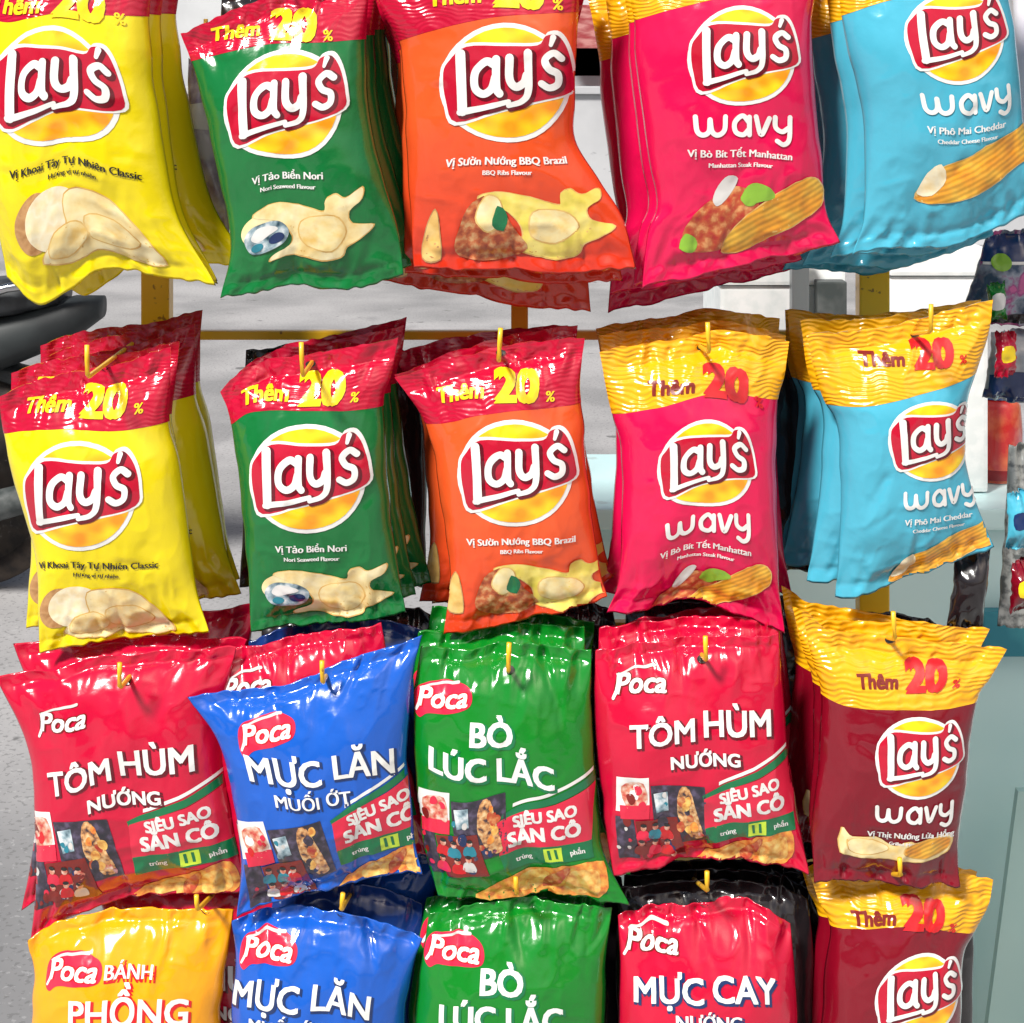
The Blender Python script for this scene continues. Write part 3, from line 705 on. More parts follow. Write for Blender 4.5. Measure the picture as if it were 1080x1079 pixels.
B[1, 0] = lays((([(-8, -62), (40, -68), (100, -72), (162, -76)], [(162, -76), (160, -20), (158, 24), (163, 81), (175, 163), (190, 228), (228, 296)], [(5, 292), (38, 322), (75, 304), (114, 283), (165, 292), (228, 300)], [(-8, -62), (-14, 20), (-16, 90), (-10, 170), (-4, 230), (5, 290)])),
    '', 'yellow', 0, 11, (64, 86), 1.0, .0, ((0, 20), (157, 18)), (62, 4), (80, -45), 'large yellow chip bag at the upper left corner, front of its stack', G1[1], FY)
B[1, 1] = lays((([(190, 36), (240, 14), (300, -10), (396, -38)], [(396, -38), (388, 0), (386, 61), (391, 122), (403, 183), (420, 244), (426, 290)], [(232, 314), (269, 309), (305, 301), (367, 305), (426, 290)], [(190, 36), (204, 73), (216, 122), (232, 195), (242, 261), (231, 314)])),
    '', 'green', 0, 12, (303, 108), .93, -.02, ((204, 62), (384, 42)), (285, 29), (290, -28), 'green chip bag in the top row, front of its stack', G1[1], FG)
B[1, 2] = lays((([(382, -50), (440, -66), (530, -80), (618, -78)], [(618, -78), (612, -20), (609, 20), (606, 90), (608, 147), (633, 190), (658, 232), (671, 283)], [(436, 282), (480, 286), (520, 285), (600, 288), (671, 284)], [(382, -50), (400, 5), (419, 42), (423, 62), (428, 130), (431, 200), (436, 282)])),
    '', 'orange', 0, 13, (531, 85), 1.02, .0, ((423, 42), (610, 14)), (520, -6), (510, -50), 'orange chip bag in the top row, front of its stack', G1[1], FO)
B[1, 3] = lays((([(650, -72), (700, -86), (770, -98), (862, -94)], [(862, -94), (860, -30), (857, 20), (858, 70), (866, 156), (871, 218), (886, 253)], [(677, 302), (710, 297), (757, 288), (800, 276), (843, 268), (886, 256)], [(650, -72), (662, -20), (668, 23), (672, 78), (683, 156), (692, 215), (683, 245), (677, 302)])),
    '', 'redwavy', 0, 14, (778, 58), .98, .0, ((668, 20), (857, -6)), (770, -32), (745, -60), 'crimson chip bag in the top row, front of its stack', G1[1], FR)
B[1, 4] = lays((([(868, -60), (930, -88), (1000, -104), (1062, -118)], [(1062, -118), (1060, -50), (1063, 0), (1070, 39), (1076, 90), (1082, 150), (1104, 216)], [(899, 268), (940, 262), (985, 262), (1033, 249), (1104, 214)], [(868, -60), (882, -15), (889, 23), (894, 58), (909, 117), (912, 175), (910, 233), (899, 268)])),
    '', 'cyan', 0, 15, (998, 40), .92, -.08, ((886, 16), (1064, -26)), (985, -52), (975, -62), 'light blue chip bag at the upper right corner, front of its stack', G1[1], FC)

B[2, 0] = lays((([(0, 416), (53, 397), (122, 384), (180, 366)], [(180, 366), (179, 442), (189, 483), (200, 564), (208, 621), (222, 664)], [(42, 691), (73, 681), (120, 676), (170, 672), (222, 665)], [(0, 416), (4, 458), (16, 511), (37, 585), (40, 646), (42, 691)])),
    '', 'yellow', .03, 21, (91, 513), .92, .03, ((3, 456), (180, 443)), (88, 421), (92, 398), 'yellow chip bag in the second row, front of its stack', G1[2], FY)
B[2, 1] = lays((([(232, 412), (261, 386), (326, 373), (420, 356)], [(420, 356), (412, 397), (405, 426), (411, 524), (418, 590), (428, 646)], [(265, 667), (305, 662), (346, 658), (390, 654), (428, 647)], [(232, 412), (244, 446), (254, 524), (261, 605), (265, 667)])),
    '', 'green', .03, 22, (326, 496), .92, -.01, ((244, 446), (406, 427)), (318, 409), (319, 398), 'green chip bag with red header in the second row, front of its stack', G1[2], FG)
B[2, 2] = lays((([(416, 398), (450, 388), (481, 376), (550, 362), (617, 355)], [(617, 355), (612, 400), (614, 430), (618, 480), (625, 544), (633, 600), (641, 631)], [(468, 667), (500, 664), (534, 657), (590, 644), (641, 632)], [(416, 398), (445, 438), (458, 483), (467, 544), (475, 605), (468, 667)])),
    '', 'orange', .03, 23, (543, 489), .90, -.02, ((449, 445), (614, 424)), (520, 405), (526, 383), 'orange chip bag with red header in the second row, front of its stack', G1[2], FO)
B[2, 3] = lays((([(632, 370), (700, 360), (765, 348), (833, 362)], [(833, 362), (828, 395), (820, 425), (818, 483), (820, 564), (822, 620), (828, 666)], [(640, 648), (685, 642), (726, 633), (775, 646), (828, 667)], [(632, 370), (640, 410), (646, 440), (655, 483), (655, 564), (652, 615), (640, 648)])),
    '', 'redwavy', .03, 24, (741, 478), .86, .0, ((645, 436), (820, 420)), (738, 400), (748, 374), 'crimson chip bag with yellow header in the second row, front of its stack', G1[2], FR)
B[2, 4] = lays((([(850, 353), (899, 350), (974, 334), (1047, 316)], [(1047, 316), (1042, 355), (1030, 393), (1019, 430), (1017, 480), (1028, 522), (1040, 555), (1050, 577)], [(882, 632), (925, 622), (970, 606), (1010, 592), (1050, 578)], [(850, 353), (861, 397), (871, 424), (884, 451), (886, 522), (885, 585), (882, 632)])),
    '', 'cyan', .03, 25, (975, 458), .80, -.05, ((871, 426), (1031, 393)), (958, 374), (982, 352), 'light blue chip bag with yellow header in the second row, front of its stack', G1[2], FC)
B[3, 4] = lays((([(847, 651), (882, 664), (944, 671), (1010, 680), (1063, 686)], [(1063, 686), (1046, 715), (1031, 738), (1022, 800), (1013, 866), (1010, 911), (1012, 934)], [(858, 928), (891, 926), (935, 931), (1012, 934)], [(847, 651), (858, 700), (866, 733), (864, 786), (856, 866), (858, 928)])),
    '', 'maroon', -.01, 35, (961, 786), .80, .03, ((867, 732), (1032, 739)), (950, 710), (944, 678), 'maroon chip bag with yellow header whose lower edge is in full view, third row', G1[3], FM)
B[4, 4] = lays((([(855, 924), (900, 916), (960, 910), (1047, 926)], [(1047, 926), (1042, 955), (1028, 982), (1016, 1008), (1013, 1070), (1010, 1130), (1016, 1196)], [(862, 1200), (910, 1194), (960, 1192), (1016, 1198)], [(855, 924), (864, 950), (876, 976), (869, 1022), (866, 1070), (860, 1140), (862, 1200)])),
    '', 'maroon', .012, 45, (962, 1030), .80, .03, ((874, 975), (1030, 983)), (948, 954), (950, 926), 'maroon chip bag with yellow header cut off by the lower edge at the bottom right', G1[4], FM)

LG = 'snack_logo'
def std(lg_, lgc, ttl, key, dark, tc, tsc, trot, pc, psc, prot, bc, bsc, brot, sc_, ssc, srot):
    return [('food_picture', 'snacks', art_snacks, (), *sc_, ssc, srot), ('picture_panel', 'panels' + str(pc), art_panels, (int(pc[0]),), *pc, psc, prot),
            ('banner', 'banner', art_banner, (), *bc, bsc, brot), ('title_lettering', key, title, (ttl, dark), *tc, tsc, trot), ('logo', 'lg' + lgc, art_snack_logo, (lgc,), *lg_, 1.0, trot)]
T_TOM = [('TÔM', 24, -42, 2, 1.0, .98), ('HÙM', 27, 42, -3, 1.1, .94), ('NƯỚNG', 14, 4, 35, .7, 1.05)]
T_MUC = [('MỰC', 26, -40, 1, 1.0, .93), ('LĂN', 24, 42, -3, 1.0, .98), ('MUỐI', 13, -32, 31, .5, 1.05), ('ỚT', 13, 12, 29, .5, 1.05)]
T_BO = [('BÒ', 24, 0, -18, 1.4, 1), ('LÚC LẮC', 24, 0, 18, 1.4, .95)]
T_CAY = [('MỰC', 25, -38, 0, 1.0, .95), ('CAY', 25, 42, -2, 1.0, .98), ('NƯỚNG', 13, 4, 30, .6, 1)]
T_PH = [('BÁNH', 13, -2, -24, .6, 1), ('PHỒNG', 25, 0, 14, 1.0, 1.0), ('TÔM', 20, 0, 44, 1, 1)]
B[3, 0] = poca(([(-4, 713), (61, 702), (102, 690), (170, 686), (250, 681)], [(250, 681), (238, 740), (238, 800), (246, 868), (252, 900), (258, 942)], [(30, 1000), (61, 978), (122, 952), (190, 945), (258, 944)], [(-4, 713), (24, 774), (36, 836), (38, 925), (30, 1000)]), 'red', .012, 31,
    std((70, 754), 'shadowred', T_TOM, 'tom', 'shadowred', (131, 795), .98, -.10, (78, 895), .95, -.08, (190, 862), .98, 0, (190, 930), .9, -.12), (128, 727), 'red snack bag with white title, leftmost in the third row, front of its stack', G1[3])
B[3, 1] = poca(([(198, 734), (253, 730), (306, 720), (359, 700), (445, 672)], [(445, 672), (434, 721), (430, 795), (434, 844), (438, 890), (446, 922)], [(250, 966), (285, 954), (326, 944), (387, 926), (446, 923)], [(198, 734), (228, 779), (242, 823), (250, 866), (254, 915), (250, 966)]), 'blue', -.012, 32,
    std((284, 766), 'ink_pink', T_MUC, 'muc', 'ink_navy', (345, 800), .98, -.14, (302, 898), .92, -.10, (398, 850), .92, -.05, (405, 910), .85, -.15), (340, 722), 'bright blue snack bag hanging in front of a red one, third row', G1[3])
B[3, 2] = poca(([(444, 681), (493, 684), (538, 677), (580, 682), (624, 686)], [(624, 686), (624, 762), (629, 823), (636, 893), (664, 952)], [(462, 944), (522, 947), (583, 943), (664, 952)], [(444, 681), (436, 742), (437, 803), (446, 884), (462, 944)]), 'lime', 0, 33,
    std((467, 730), 'ink_pink', T_BO, 'bo', 'ink_green', (517, 781), .98, .0, (486, 868), .9, .0, (572, 856), .95, .08, (570, 918), 1.0, .05), (536, 710), 'bright green snack bag with white title lettering in the middle of the third row', G1[3])
B[3, 3] = poca(([(628, 687), (681, 677), (746, 670), (821, 668)], [(821, 668), (827, 742), (833, 803), (843, 868), (853, 919)], [(647, 921), (690, 914), (721, 906), (780, 906), (853, 920)], [(628, 687), (627, 762), (634, 823), (640, 884), (647, 921)]), 'red', .0, 34,
    std((673, 716), 'shadowred', T_TOM, 'tom', 'shadowred', (735, 756), .93, -.03, (694, 852), .9, .0, (784, 832), .92, .03, (778, 892), .85, -.05), (745, 698), 'red snack bag with white title lettering, fourth in the third row beside the maroon bag', G1[3])
B[4, 0] = poca(([(30, 992), (73, 968), (163, 958), (246, 961)], [(246, 961), (240, 1007), (233, 1072), (238, 1140), (248, 1205)], [(28, 1215), (90, 1208), (170, 1205), (248, 1206)], [(30, 992), (36, 1027), (34, 1072), (36, 1140), (28, 1215)]), 'amber', .012, 41,
    std((82, 1012), 'ink_pink', T_PH, 'phong', 'ink_red', (143, 1035), 1.0, .02, (84, 1150), .9, 0, (180, 1140), .9, 0, (180, 1185), .8, 0), (208, 972), 'amber yellow snack bag leftmost in the bottom row', G1[4])
B[4, 1] = poca(([(244, 972), (280, 960), (354, 960), (400, 972), (446, 988)], [(446, 988), (436, 1020), (428, 1072), (432, 1140), (444, 1205)], [(244, 1206), (320, 1200), (380, 1200), (444, 1206)], [(244, 972), (248, 1010), (244, 1072), (248, 1140), (244, 1206)]), 'blue', .0, 42,
    std((284, 994), 'ink_pink', T_MUC, 'muc', 'ink_navy', (322, 1037), .98, .06, (300, 1150), .9, 0, (395, 1140), .9, 0, (380, 1185), .8, 0), (360, 964), 'bright blue snack bag with puckered rounded top in the bottom row', G1[4])
B[4, 2] = poca(([(452, 966), (500, 952), (545, 948), (600, 952), (646, 958)], [(646, 958), (640, 1007), (638, 1072), (640, 1140), (648, 1205)], [(436, 1206), (500, 1200), (580, 1200), (648, 1206)], [(452, 966), (444, 1020), (438, 1072), (440, 1140), (436, 1206)]), 'lime', .0, 43,
    std((478, 994), 'ink_pink', T_BO, 'bo', 'ink_green', (528, 1037), .98, .03, (486, 1150), .9, 0, (580, 1140), .9, 0, (570, 1185), .8, 0), (545, 958), 'bright green snack bag with white title lettering in the bottom row', G1[4])
B[4, 3] = poca(([(652, 966), (690, 956), (746, 950), (800, 952), (834, 974)], [(834, 974), (838, 1020), (840, 1072), (838, 1140), (846, 1205)], [(654, 1206), (710, 1200), (780, 1200), (846, 1206)], [(652, 966), (654, 1020), (652, 1072), (656, 1140), (654, 1206)]), 'red', .0, 44,
    std((684, 987), 'shadowred', T_CAY, 'cay', 'ink_navy', (740, 1028), .98, -.01, (700, 1150), .9, 0, (790, 1140), .9, 0, (780, 1185), .8, 0), (746, 954), 'rounded red snack bag with dark outlined title lettering in the bottom row', G1[4])

# two darker kinds that only show behind the others
b = B[5, 0] = Bag([(652, 938), (700, 930), (760, 928), (815, 932), (852, 950)], [(852, 950), (858, 1000), (858, 1072), (856, 1140), (860, 1200)], [(650, 1200), (720, 1196), (790, 1196), (860, 1200)], [(652, 938), (650, 1020), (652, 1072), (652, 1140), (650, 1200)], .036, 61, T=.022, Tb=.012, soft=1.1, seal=(.05, .045))
b.build('snack_bag', 'black', (746, 942), 'black snack bag with glinting edge right behind the red one in the bottom row', G1[4])
b = B[5, 1] = Bag([(250, 945), (300, 934), (350, 930), (400, 936), (446, 952)], [(446, 952), (444, 1020), (440, 1072), (442, 1140), (448, 1200)], [(246, 1200), (320, 1196), (380, 1196), (448, 1200)], [(250, 945), (250, 1020), (248, 1072), (250, 1140), (246, 1200)], .036, 62, T=.022, Tb=.012, soft=1.1, seal=(.05, .045))
b.build('snack_bag', 'navy', (360, 946), 'navy blue snack bag right behind the bright blue one in the bottom row', G1[4])

# ------------------------------------------------------------------ the bags behind, on the same hooks; extra black copies added to darken the gaps
# (row, col): list of (source, dY, tilt deg about the view axis, dx px, dy px, yaw deg)
BACK = {
    (1, 0): [((1, 0), .037, 1.5, 6, -2, -2), ((1, 0), .073, -3, 8, 4, 0), ((1, 0), .110, 4, 3, 14, 6)],
    (1, 1): [((1, 1), .037, -1.0, 4, 0, 3), ((1, 1), .073, -4, 10, 2, -5), ((1, 1), .108, -2, 12, -4, 4), ((5, 0), .135, 0, 12, 30, 0)],
    (1, 2): [((1, 2), .037, 2.0, 0, 14, 1), ((1, 2), .073, 8, 4, 40, -2), ((1, 2), .108, 0, -4, 22, 0)],
    (1, 3): [((1, 3), .037, 1.0, -2, 4, 3), ((1, 3), .073, 2.0, -16, 22, -5), ((1, 3), .108, 0, -30, 44, 2)],
    (1, 4): [((1, 4), .037, 3.0, -2, 12, 4), ((1, 4), .073, 5, -10, 32, -5), ((1, 4), .108, 7, -16, 44, 2)],
    (2, 0): [((2, 0), .036, 5.0, 0, -8, -4), ((2, 0), .071, -2, 10, -8, 5), ((2, 0), .106, -1, 9, -18, 0), ((2, 0), .135, 4, 2, -22, 3)],
    (2, 1): [((2, 1), .036, -1.0, 4, -4, 3), ((2, 1), .071, -4, 8, -4, -6), ((5, 0), .106, 1, 16, -2, 4)],
    (2, 2): [((2, 2), .036, -3.0, -4, -4, 3), ((2, 2), .071, 4, -10, -8, -5), ((2, 2), .106, 1, -14, -2, 4)],
    (2, 3): [((2, 3), .036, 2.5, 2, -8, -4), ((2, 3), .071, -3.0, 6, -14, 5), ((5, 0), .106, -3, 4, 0, 0), ((2, 3), .135, 0, 4, -14, 0)],
    (2, 4): [((2, 4), .036, 5.0, -2, -6, 4), ((2, 4), .071, 8, -6, -6, -6), ((2, 4), .106, 11, -6, -4, 2)],
    (3, 0): [((3, 0), .036, 5.0, 2, -10, -3), ((3, 0), .071, -3, 10, -16, 4), ((5, 0), .106, -2, 14, -20, 0)],
    (3, 1): [((3, 3), .036, -6.0, -14, -16, 1), ((5, 1), .071, -6, 20, -34, -2), ((5, 0), .106, -2, 14, -40, 2)],
    (3, 2): [((3, 2), .036, -2.0, -4, -12, 3), ((3, 2), .071, 3, 6, -20, -4), ((5, 0), .106, -2, 10, -44, 2)],
    (3, 3): [((3, 3), .036, 1.0, 6, -14, -2), ((3, 3), .071, -2.5, 16, -18, 3), ((5, 0), .106, 0, 20, -44, 0)],
    (3, 4): [((3, 4), .036, -2.0, -4, -12, 3), ((3, 4), .071, 3.0, -10, -20, -4), ((5, 0), .106, 2, -14, -10, 2)],
    (4, 0): [((3, 0), .040, 5.0, 6, -12, -1), ((5, 0), .076, -2, 12, -4, 2)],
    (4, 1): [((5, 1), .036, -1.0, 0, 0, 0), ((3, 1), .071, 4, 4, -18, -3), ((5, 0), .106, 1, 14, -26, 2)],
    (4, 2): [((4, 2), .036, 3.0, -4, -8, 3), ((5, 0), .071, -2, 6, -12, -2), ((5, 0), .106, 0, 10, -22, -2)],
    (4, 3): [((5, 0), .036, 0, 0, 0, 0), ((5, 0), .071, 1.5, 14, -12, 2), ((5, 0), .106, 0, 24, -18, 2)],
    (4, 4): [((4, 4), .036, 2.0, -4, -6, 3), ((5, 0), .071, 1, -14, 10, -2), ((5, 0), .106, 1, -24, 6, 1)],
}
FILMN = {(1, 0): 'yellow', (1, 1): 'green', (1, 2): 'orange', (1, 3): 'crimson', (1, 4): 'light blue', (2, 0): 'yellow', (2, 1): 'green', (2, 2): 'orange', (2, 3): 'crimson', (2, 4): 'light blue',
         (3, 0): 'red', (3, 1): 'blue', (3, 2): 'green', (3, 3): 'red', (3, 4): 'maroon', (4, 0): 'amber', (4, 1): 'blue', (4, 2): 'green', (4, 3): 'red', (4, 4): 'maroon', (5, 0): 'black', (5, 1): 'navy'}
ROWN = {1: 'top', 2: 'second', 3: 'third', 4: 'bottom'}
COLN = ['leftmost', 'second', 'middle', 'fourth', 'rightmost']
ORD = ['second from the front', 'third from the front', 'fourth from the front', 'fifth from the front']
for (rw_, cl_), b_ in B.items():
    if rw_ == 5: continue
    y2_ = TIPS[rw_][cl_][2]
    if rw_ > 1:
        e0, e1 = HK[(rw_, cl_)]; q_ = e0.lerp(e1, (e0.y - (b_.Y - .004)) / (e0.y - e1.y)); k_ = S * (DIST + q_.y) / DIST
        hole(b_, 540 + q_.x / k_, 80 + (CAMH - q_.z) / k_)
BASE = {k: (b.root, b.hang.copy(), b.Y) for k, b in B.items()}
for (rw, cl), lst in BACK.items():
    for n_, (src, dY, tilt, dx, dy, yaw) in enumerate(lst):
        if abs(dY - .036) < 1e-4 and src[0] == 5 and src[1] == (0 if cl == 3 else 1) and rw == 4 and cl in (1, 3): continue   # the source itself hangs here
        root, h0, _ = BASE[src]; _, hk, Y0 = BASE[(rw, cl)]
        Y1 = Y0 + dY; b0, a0 = HK[(rw, cl)]
        if src == (rw, cl): p = Vector(hk)
        else: p = Vector(hk)
        z = p.z + (b0.z - a0.z) * (dY / (YB - YH))
        loc = Vector((p.x + dx * S, Y1, z - dy * S))
        what = 'chip bag' if rw < 3 or cl == 4 else 'snack bag'
        copy_thing(root, loc, (R(-1.5), R(tilt), R(yaw)), f'{FILMN[src]} {what} {ORD[n_]} of the {COLN[cl]} stack in the {ROWN[rw]} row', G1[rw])

# ------------------------------------------------------------------ mint counter, boxes and goods behind, right
YC = .55
mint = mat('mint painted metal', (.70, .86, .84), .45, coat=.1); noise_col(mint, (.58, .85, .87), (.72, .92, .92), 3, lo=.35, hi=.7, detail=8); add_specks(mint, 14, (.30, .34, .32), .67, .4)
mint2 = mat('sea green panel', (.30, .52, .47), .6); noise_col(mint2, (.42, .66, .64), (.52, .75, .72), 4, lo=.35, hi=.7)
tealm = mat('teal trim paint', (.03, .26, .33), .45); noise_col(tealm, (.02, .22, .30), (.05, .33, .40), 12)
xl = wpt(602, 500, YC).x; zt = wpt(0, 534, YC).z
ctr = empty('counter', (xl, YC, 0), 'pale mint painted counter standing behind the right half of the rack', 'counter')
bm = bmesh.new(); bx(bm, (.55, .14, (zt - .03) / 2), (1.10, .26, zt - .03)); from_bm('body', bm, mint, ctr, bevel=.004)
bm = bmesh.new(); bx(bm, (.55, .14, zt - .014), (1.14, .30, .026)); from_bm('top', bm, mint, ctr, bevel=.004)
p = wpt(1080, 668, YC - .01)
bm = bmesh.new(); bx(bm, (p.x - xl, -.005, p.z), (.10, .018, .055)); from_bm('trim_plate', bm, tealm, ctr, bevel=.002)
# leaning board
Yl = .40
A_, B_ = wpt(1082, 700, Yl + .06), wpt(1034, 1095, Yl)
bm = bmesh.new(); th = .012
q = [wpt(1074, 835, Yl + .05), wpt(1150, 835, Yl + .05), wpt(1150, 1400, Yl), wpt(1000, 1400, Yl)]
vf = [bm.verts.new(v) for v in q]; vb = [bm.verts.new(v + Vector((0, th, 0))) for v in q]
bm.faces.new(vf); bm.faces.new(vb[::-1])
for i in range(4): bm.faces.new((vf[i], vb[i], vb[(i + 1) % 4], vf[(i + 1) % 4]))
bmesh.ops.recalc_face_normals(bm, faces=bm.faces)
tag(from_bm('leaning_board', bm, mint2), 'sea green board leaning against the mint counter at the lower right', 'board')

foam = mat('white polystyrene', (.80, .83, .83), .6); noise_col(foam, (.74, .78, .78), (.84, .86, .86), 60)
dgrey = mat('dark grey plastic', (.05, .06, .06), .5); noise_col(dgrey, (.04, .05, .05), (.09, .10, .10), 30)
def foam_box(x0, x1, ytop, Yq, label):
    a = wpt(x0, ytop, Yq); b_ = wpt(x1, ytop, Yq); wdt = b_.x - a.x; h_ = a.z - zt; o = empty('foam_box', ((a.x + b_.x) / 2, Yq + .1, zt - .001), label, 'box', 'white foam boxes on the counter')
    bm = bmesh.new(); bx(bm, (0, 0, (h_ - .035) / 2 + .001), (wdt * .96, .19, h_ - .036)); from_bm('box_body', bm, foam, o, bevel=.006)
    bm = bmesh.new(); bx(bm, (0, 0, h_ - .017), (wdt, .2, .034)); from_bm('lid', bm, foam, o, bevel=.005)
    return o
YF = YC + .06
fb1 = foam_box(757, 892, 272, YF, 'white foam box on the mint counter below the top crimson bag')
fb2 = foam_box(937, 1046, 262, YF, 'white foam box on the mint counter below the top light blue bag')
bm = bmesh.new(); a = wpt(843, 305, YF - .03); bx(bm, (a.x, YF - .03, (a.z + .05 + zt) / 2), (.022, .02, a.z + .05 - zt))
tag(from_bm('grey_bottle_stand', bm, mat('grey metal stand', (.22, .24, .25), .35, .6), bevel=.003), 'slim grey metal upright in front of the left white foam box', 'stand')
bm = bmesh.new(); a = wpt(876, 296, YF - .02); bx(bm, (a.x, YF - .018, (a.z + zt) / 2), (.036, .03, a.z - zt))
tag(from_bm('small_dark_carton', bm, dgrey, bevel=.002), 'narrow dark carton standing before the left white foam box', 'carton')

# hanging pouches
def pouch(name, pts, Y, m_, label, cat, hang, seed=5, T=.012, group=None, soft=1.2):
    b = Bag(*pts, Y, seed, T=T, Tb=.008, soft=soft, seal=(.06, .06), nx=36, ny=56); b.build(name, m_, hang, label, group); b.root['category'] = cat; return b
def quad(tl, tr, br, bl): return ([tl, ((tl[0] + tr[0]) / 2, (tl[1] + tr[1]) / 2 - 1), tr], [tr, ((tr[0] + br[0]) / 2 - 1, (tr[1] + br[1]) / 2), br], [bl, ((bl[0] + br[0]) / 2, (bl[1] + br[1]) / 2 + 1), br], [tl, ((tl[0] + bl[0]) / 2 + 1, (tl[1] + bl[1]) / 2), bl])
M['clear'] = film('clear pouch with lavender sweets', (.55, .5, .6)); noise_col(M['clear'], (.62, .60, .66), (.30, .24, .36), 45, extra=[(.5, (.45, .40, .50))])
M['clear_mag'] = film('clear pouch with magenta sweets', (.4, .1, .3)); noise_col(M['clear_mag'], (.05, .09, .16), (.55, .10, .30), 40, extra=[(.5, (.30, .34, .42)), (.56, (.30, .04, .20))])
M['clear_grey'] = film('clear grey pouch', (.4, .42, .44)); noise_col(M['clear_grey'], (.28, .32, .36), (.62, .64, .66), 36)
M['net'] = film('white net bag', (.6, .6, .6)); noise_col(M['net'], (.16, .18, .18), (.55, .58, .56), 110, lo=.38, hi=.56, detail=3)
M['lavwhite'] = film('lavender white film', (.72, .68, .82)); noise_col(M['lavwhite'], (.70, .66, .80), (.80, .78, .84), 12)
M['jarred'] = mat('red jar plastic', (.5, .02, .02), .25, coat=.5); noise_col(M['jarred'], (.55, .02, .02), (.72, .16, .06), 26, lo=.42, hi=.6)
M['deepblue'] = film('deep blue film', (.01, .05, .22))

b = pouch('candy_pouch', quad((198, 60), (238, 56), (243, 278), (196, 205)), .10, 'clear', 'narrow clear pouch of lavender sweets hanging between the yellow and green bags', 'pouch', (217, 66), 51)
b.decal('paper_label', [P(poly_piece([(-18, -13), (18, -14), (18, 13), (-18, 14)]), 'white', .5)], 212, 122)
b = pouch('candy_pouch', quad((1040, 246), (1100, 240), (1100, 345), (1012, 340)), .12, 'clear_mag', 'clear pouch of magenta sweets with blue header and green dot at the right edge', 'pouch', (1072, 300), 52)
b.decal('blue_header', [P(poly_piece([(-30, -14), (40, -16), (40, 12), (-34, 14)]), 'ink_navy', .5), P(poly_piece([(-32, 14), (40, 12), (40, 15), (-32, 17)]), 'white', .6)], 1068, 262)
b.decal('green_sticker', [P(poly_piece(ell(0, 0, 10, 9)), 'ink_greenlight', .5)], 1053, 275, base=4)
b.decal('dark_edge', [P(poly_piece([(-32, -5), (40, -6), (40, 5), (-34, 4)]), 'ink_black', .5)], 1060, 337)
b = pouch('candy_pouch', quad((1046, 350), (1100, 348), (1100, 425), (1036, 420)), .13, 'clear_grey', 'grey clear pouch with dark blue foot hanging above the red jar', 'pouch', (1080, 352), 53)
b.decal('blue_foot', [P(poly_piece(rough_poly([(-30, -12), (30, -16), (34, 14), (-30, 14)], 2, 3)), 'ink_navy', .5)], 1066, 408)
b = pouch('net_bag', quad((1064, 470), (1120, 466), (1120, 668), (1052, 660)), .14, 'net', 'white net bag hanging at the right edge beside the light blue chip bag', 'bag', (1078, 468), 54)
b = pouch('white_pouch', quad((1064, -60), (1130, -60), (1130, 218), (1072, 212)), .10, 'lavwhite', 'white lavender tinted pouch at the upper right edge behind the light blue bag', 'pouch', (1090, -58), 55)
b = pouch('black_pouch', quad((1008, 585), (1046, 578), (1036, 668), (998, 662)), .05, 'black', 'small black foil pouch hanging between the light blue and the maroon bags', 'pouch', (1025, 586), 56)

for i_, (x_, y_, w_, h_, mk_, nm_) in enumerate([(1050, 352, 22, 44, 'band_red', 'small red sachet hanging in front of the grey clear pouch at the right edge'),
        (1040, 300, 20, 36, 'lime', 'small green sachet hanging beside the magenta sweets at the right edge'), (1063, 520, 24, 60, 'cyan', 'small pale blue sachet hanging in front of the white net bag'),
        (1066, 595, 26, 50, 'maroon', 'small maroon sachet hanging at the foot of the white net bag')]):
    b = pouch('sachet', quad((x_, y_), (x_ + w_, y_ - 2), (x_ + w_ + 1, y_ + h_), (x_ - 2, y_ + h_ + 2)), .095 - .004 * i_, mk_, nm_, 'sachet', (x_ + w_ / 2, y_), 70 + i_, T=.006)
    b.decal('label_patch', [P(poly_piece(blob([(-6, -7), (6, -9), (8, 5), (-5, 8)], 3)), ['ink_yellow', 'white', 'ink_navy', 'ink_yellow'][i_], .5)], x_ + w_ / 2, y_ + h_ / 2)
# red jar with blue lid on the counter
YJ = .57 + .12
pj = wpt(1050, 500, YJ); zj = zt
jar = empty('sweet_jar', (pj.x, YJ, zj), 'red plastic jar with blue lid standing on the mint counter at the right', 'jar')
hj = wpt(1050, 418, YJ).z - zj; rj = 27 * S * (DIST + YJ) / DIST
bm = bmesh.new(); lathe(bm, [(rj * .82, 0), (rj * .9, .006), (rj, hj * .25), (rj * 1.02, hj * .6), (rj * .95, hj * .9), (rj * .8, hj)], (0, 0, 0)); from_bm('jar_body', bm, M['jarred'], jar, smooth=True)
bm = bmesh.new(); lathe(bm, [(rj * .84, hj), (rj * .86, hj + .004), (rj * .86, hj + .022), (rj * .78, hj + .026)], (0, 0, 0)); from_bm('lid', bm, M['deepblue'], jar, smooth=True)
bm = bmesh.new(); lathe(bm, [(rj * .915, .004), (rj * .93, .005), (rj * .96, .020), (rj * .94, .021)], (0, 0, 0)); from_bm('label_strip', bm, mat('dark red label', (.25, .01, .015), .4), jar, smooth=True)

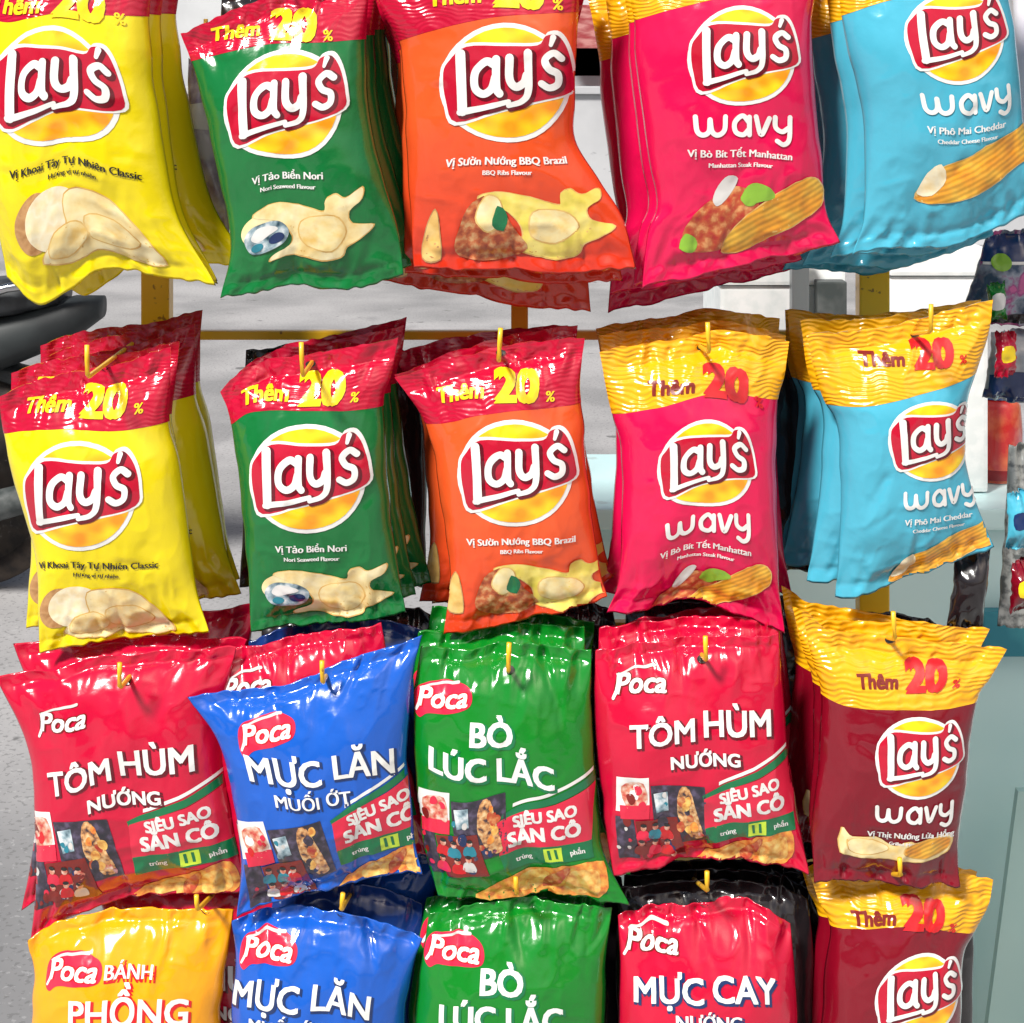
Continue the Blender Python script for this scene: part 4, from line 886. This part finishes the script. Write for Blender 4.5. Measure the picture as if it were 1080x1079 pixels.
# ------------------------------------------------------------------ motorbike at the left, mostly out of frame
bk = mat('black vinyl seat', (.02, .022, .026), .45); noise_col(bk, (.015, .017, .02), (.045, .05, .055), 20)
rub = mat('tyre rubber', (.03, .025, .022), .8); noise_col(rub, (.025, .02, .018), (.06, .045, .035), 25)
pnt = mat('dark teal motorbike paint', (.012, .016, .018), .6); noise_col(pnt, (.010, .013, .015), (.022, .028, .03), 8)
chr_ = mat('chrome', (.6, .6, .6), .18, 1); noise_col(chr_, (.55, .55, .56), (.66, .66, .66), 12)
YM = 2.75
rw_x = wpt(-34, 500, YM).x
bike = empty('motorbike', (rw_x, YM, 0), 'dark motorbike parked on the pavement at the left edge, tail and rear wheel in view', 'motorbike')
def wheel(x):
    bm = bmesh.new(); lathe(bm, [(.225, -.035), (.26, -.045), (.285, -.025), (.29, 0), (.285, .025), (.26, .045), (.225, .035)], (0, 0, 0), 48, 'Y'); 
    t = from_bm('wheel', bm, rub, bike, (x, 0, .29), smooth=True)
    bm = bmesh.new(); lathe(bm, [(.228, -.03), (.21, -.028), (.205, 0), (.21, .028), (.228, .03)], (0, 0, 0), 40, 'Y'); lathe(bm, [(.001, -.05), (.035, -.05), (.035, .05), (.001, .05)], (0, 0, 0), 16, 'Y')
    for k in range(18):
        a = 2 * math.pi * k / 18; tube(bm, [(.03 * math.cos(a), .02 * (-1) ** k, .03 * math.sin(a)), (.21 * math.cos(a + .2), 0, .21 * math.sin(a + .2))], .002, 5)
    from_bm('rim', bm, chr_, t, smooth=True)
wheel(0); wheel(-1.25)
def tubes(name, L_, m_, parent=bike):
    bm = bmesh.new()
    for pts, r_ in L_: tube(bm, pts, r_, 12)
    return from_bm(name, bm, m_, parent, smooth=True)
def loft(name, secs, m_, parent=bike):     # sections: (x, z, half width, half height)
    bm = bmesh.new(); rings = []
    for x, z, hw, hh in secs:
        rings.append([bm.verts.new((x, hw * math.copysign(abs(math.cos(a)) ** .7, math.cos(a)), z + hh * math.copysign(abs(math.sin(a)) ** .7, math.sin(a)))) for a in [2 * math.pi * k / 16 for k in range(16)]])
    for A, B2 in zip(rings, rings[1:]):
        for k in range(16): bm.faces.new((A[k], A[(k + 1) % 16], B2[(k + 1) % 16], B2[k]))
    bm.faces.new(rings[0]); bm.faces.new(rings[-1]); bmesh.ops.recalc_face_normals(bm, faces=bm.faces); return from_bm(name, bm, m_, parent, smooth=True)
loft('seat', [(-.72, .72, .06, .02), (-.62, .73, .11, .05), (-.35, .735, .13, .055), (-.05, .765, .13, .055), (.15, .785, .12, .05), (.26, .79, .08, .03)], bk)
loft('rear_cowl', [(-.55, .62, .08, .06), (-.2, .62, .11, .08), (.1, .66, .11, .075), (.28, .72, .09, .06), (.36, .75, .05, .03)], pnt)
loft('fuel_body', [(-1.18, .62, .04, .10), (-1.0, .66, .10, .16), (-.8, .58, .12, .18), (-.55, .50, .10, .14), (-.4, .50, .06, .08)], pnt)
loft('engine', [(-.8, .30, .08, .06), (-.7, .32, .13, .11), (-.45, .32, .13, .11), (-.33, .32, .07, .07)], chr_)
loft('fender', [(-.28, .42, .04, .03), (-.22, .54, .055, .03), (0, .61, .06, .02), (.2, .55, .055, .03), (.28, .44, .04, .03)], pnt)
tubes('grab_rail', [([(-.05, .13, .76), (.15, .15, .82), (.33, .10, .84), (.37, 0, .845), (.33, -.10, .84), (.15, -.15, .82), (-.05, -.13, .76)], .012)], chr_)
tubes('exhaust', [([(-.6, -.12, .2), (-.3, -.14, .18), (.05, -.16, .24), (.28, -.16, .30)], [.02, .035, .042, .036])], dgrey)
tubes('swing_arm', [([(-.45, .09, .3), (0, .08, .29)], .018), ([(-.45, -.09, .3), (0, -.08, .29)], .018), ([(-.05, .1, .32), (-.12, .1, .62)], .026), ([(-.05, -.1, .32), (-.12, -.1, .62)], .026)], dgrey)
tubes('fork', [([(-1.25, .08, .29), (-1.12, .07, .80)], .02), ([(-1.25, -.08, .29), (-1.12, -.07, .80)], .02)], chr_)
tubes('handlebar', [([(-.95, .34, .92), (-1.05, .2, .95), (-1.08, 0, .88), (-1.05, -.2, .95), (-.95, -.34, .92)], .013)], dgrey)
bm = bmesh.new(); lathe(bm, [(.001, -.06), (.06, -.05), (.085, 0), (.08, .02), (.001, .03)], (0, 0, 0), 24, 'Y')
from_bm('headlight', bm, chr_, bike, (-1.22, 0, .80), smooth=True).rotation_euler = (0, 0, R(-90))

bike.scale = (.95, .95, .95)
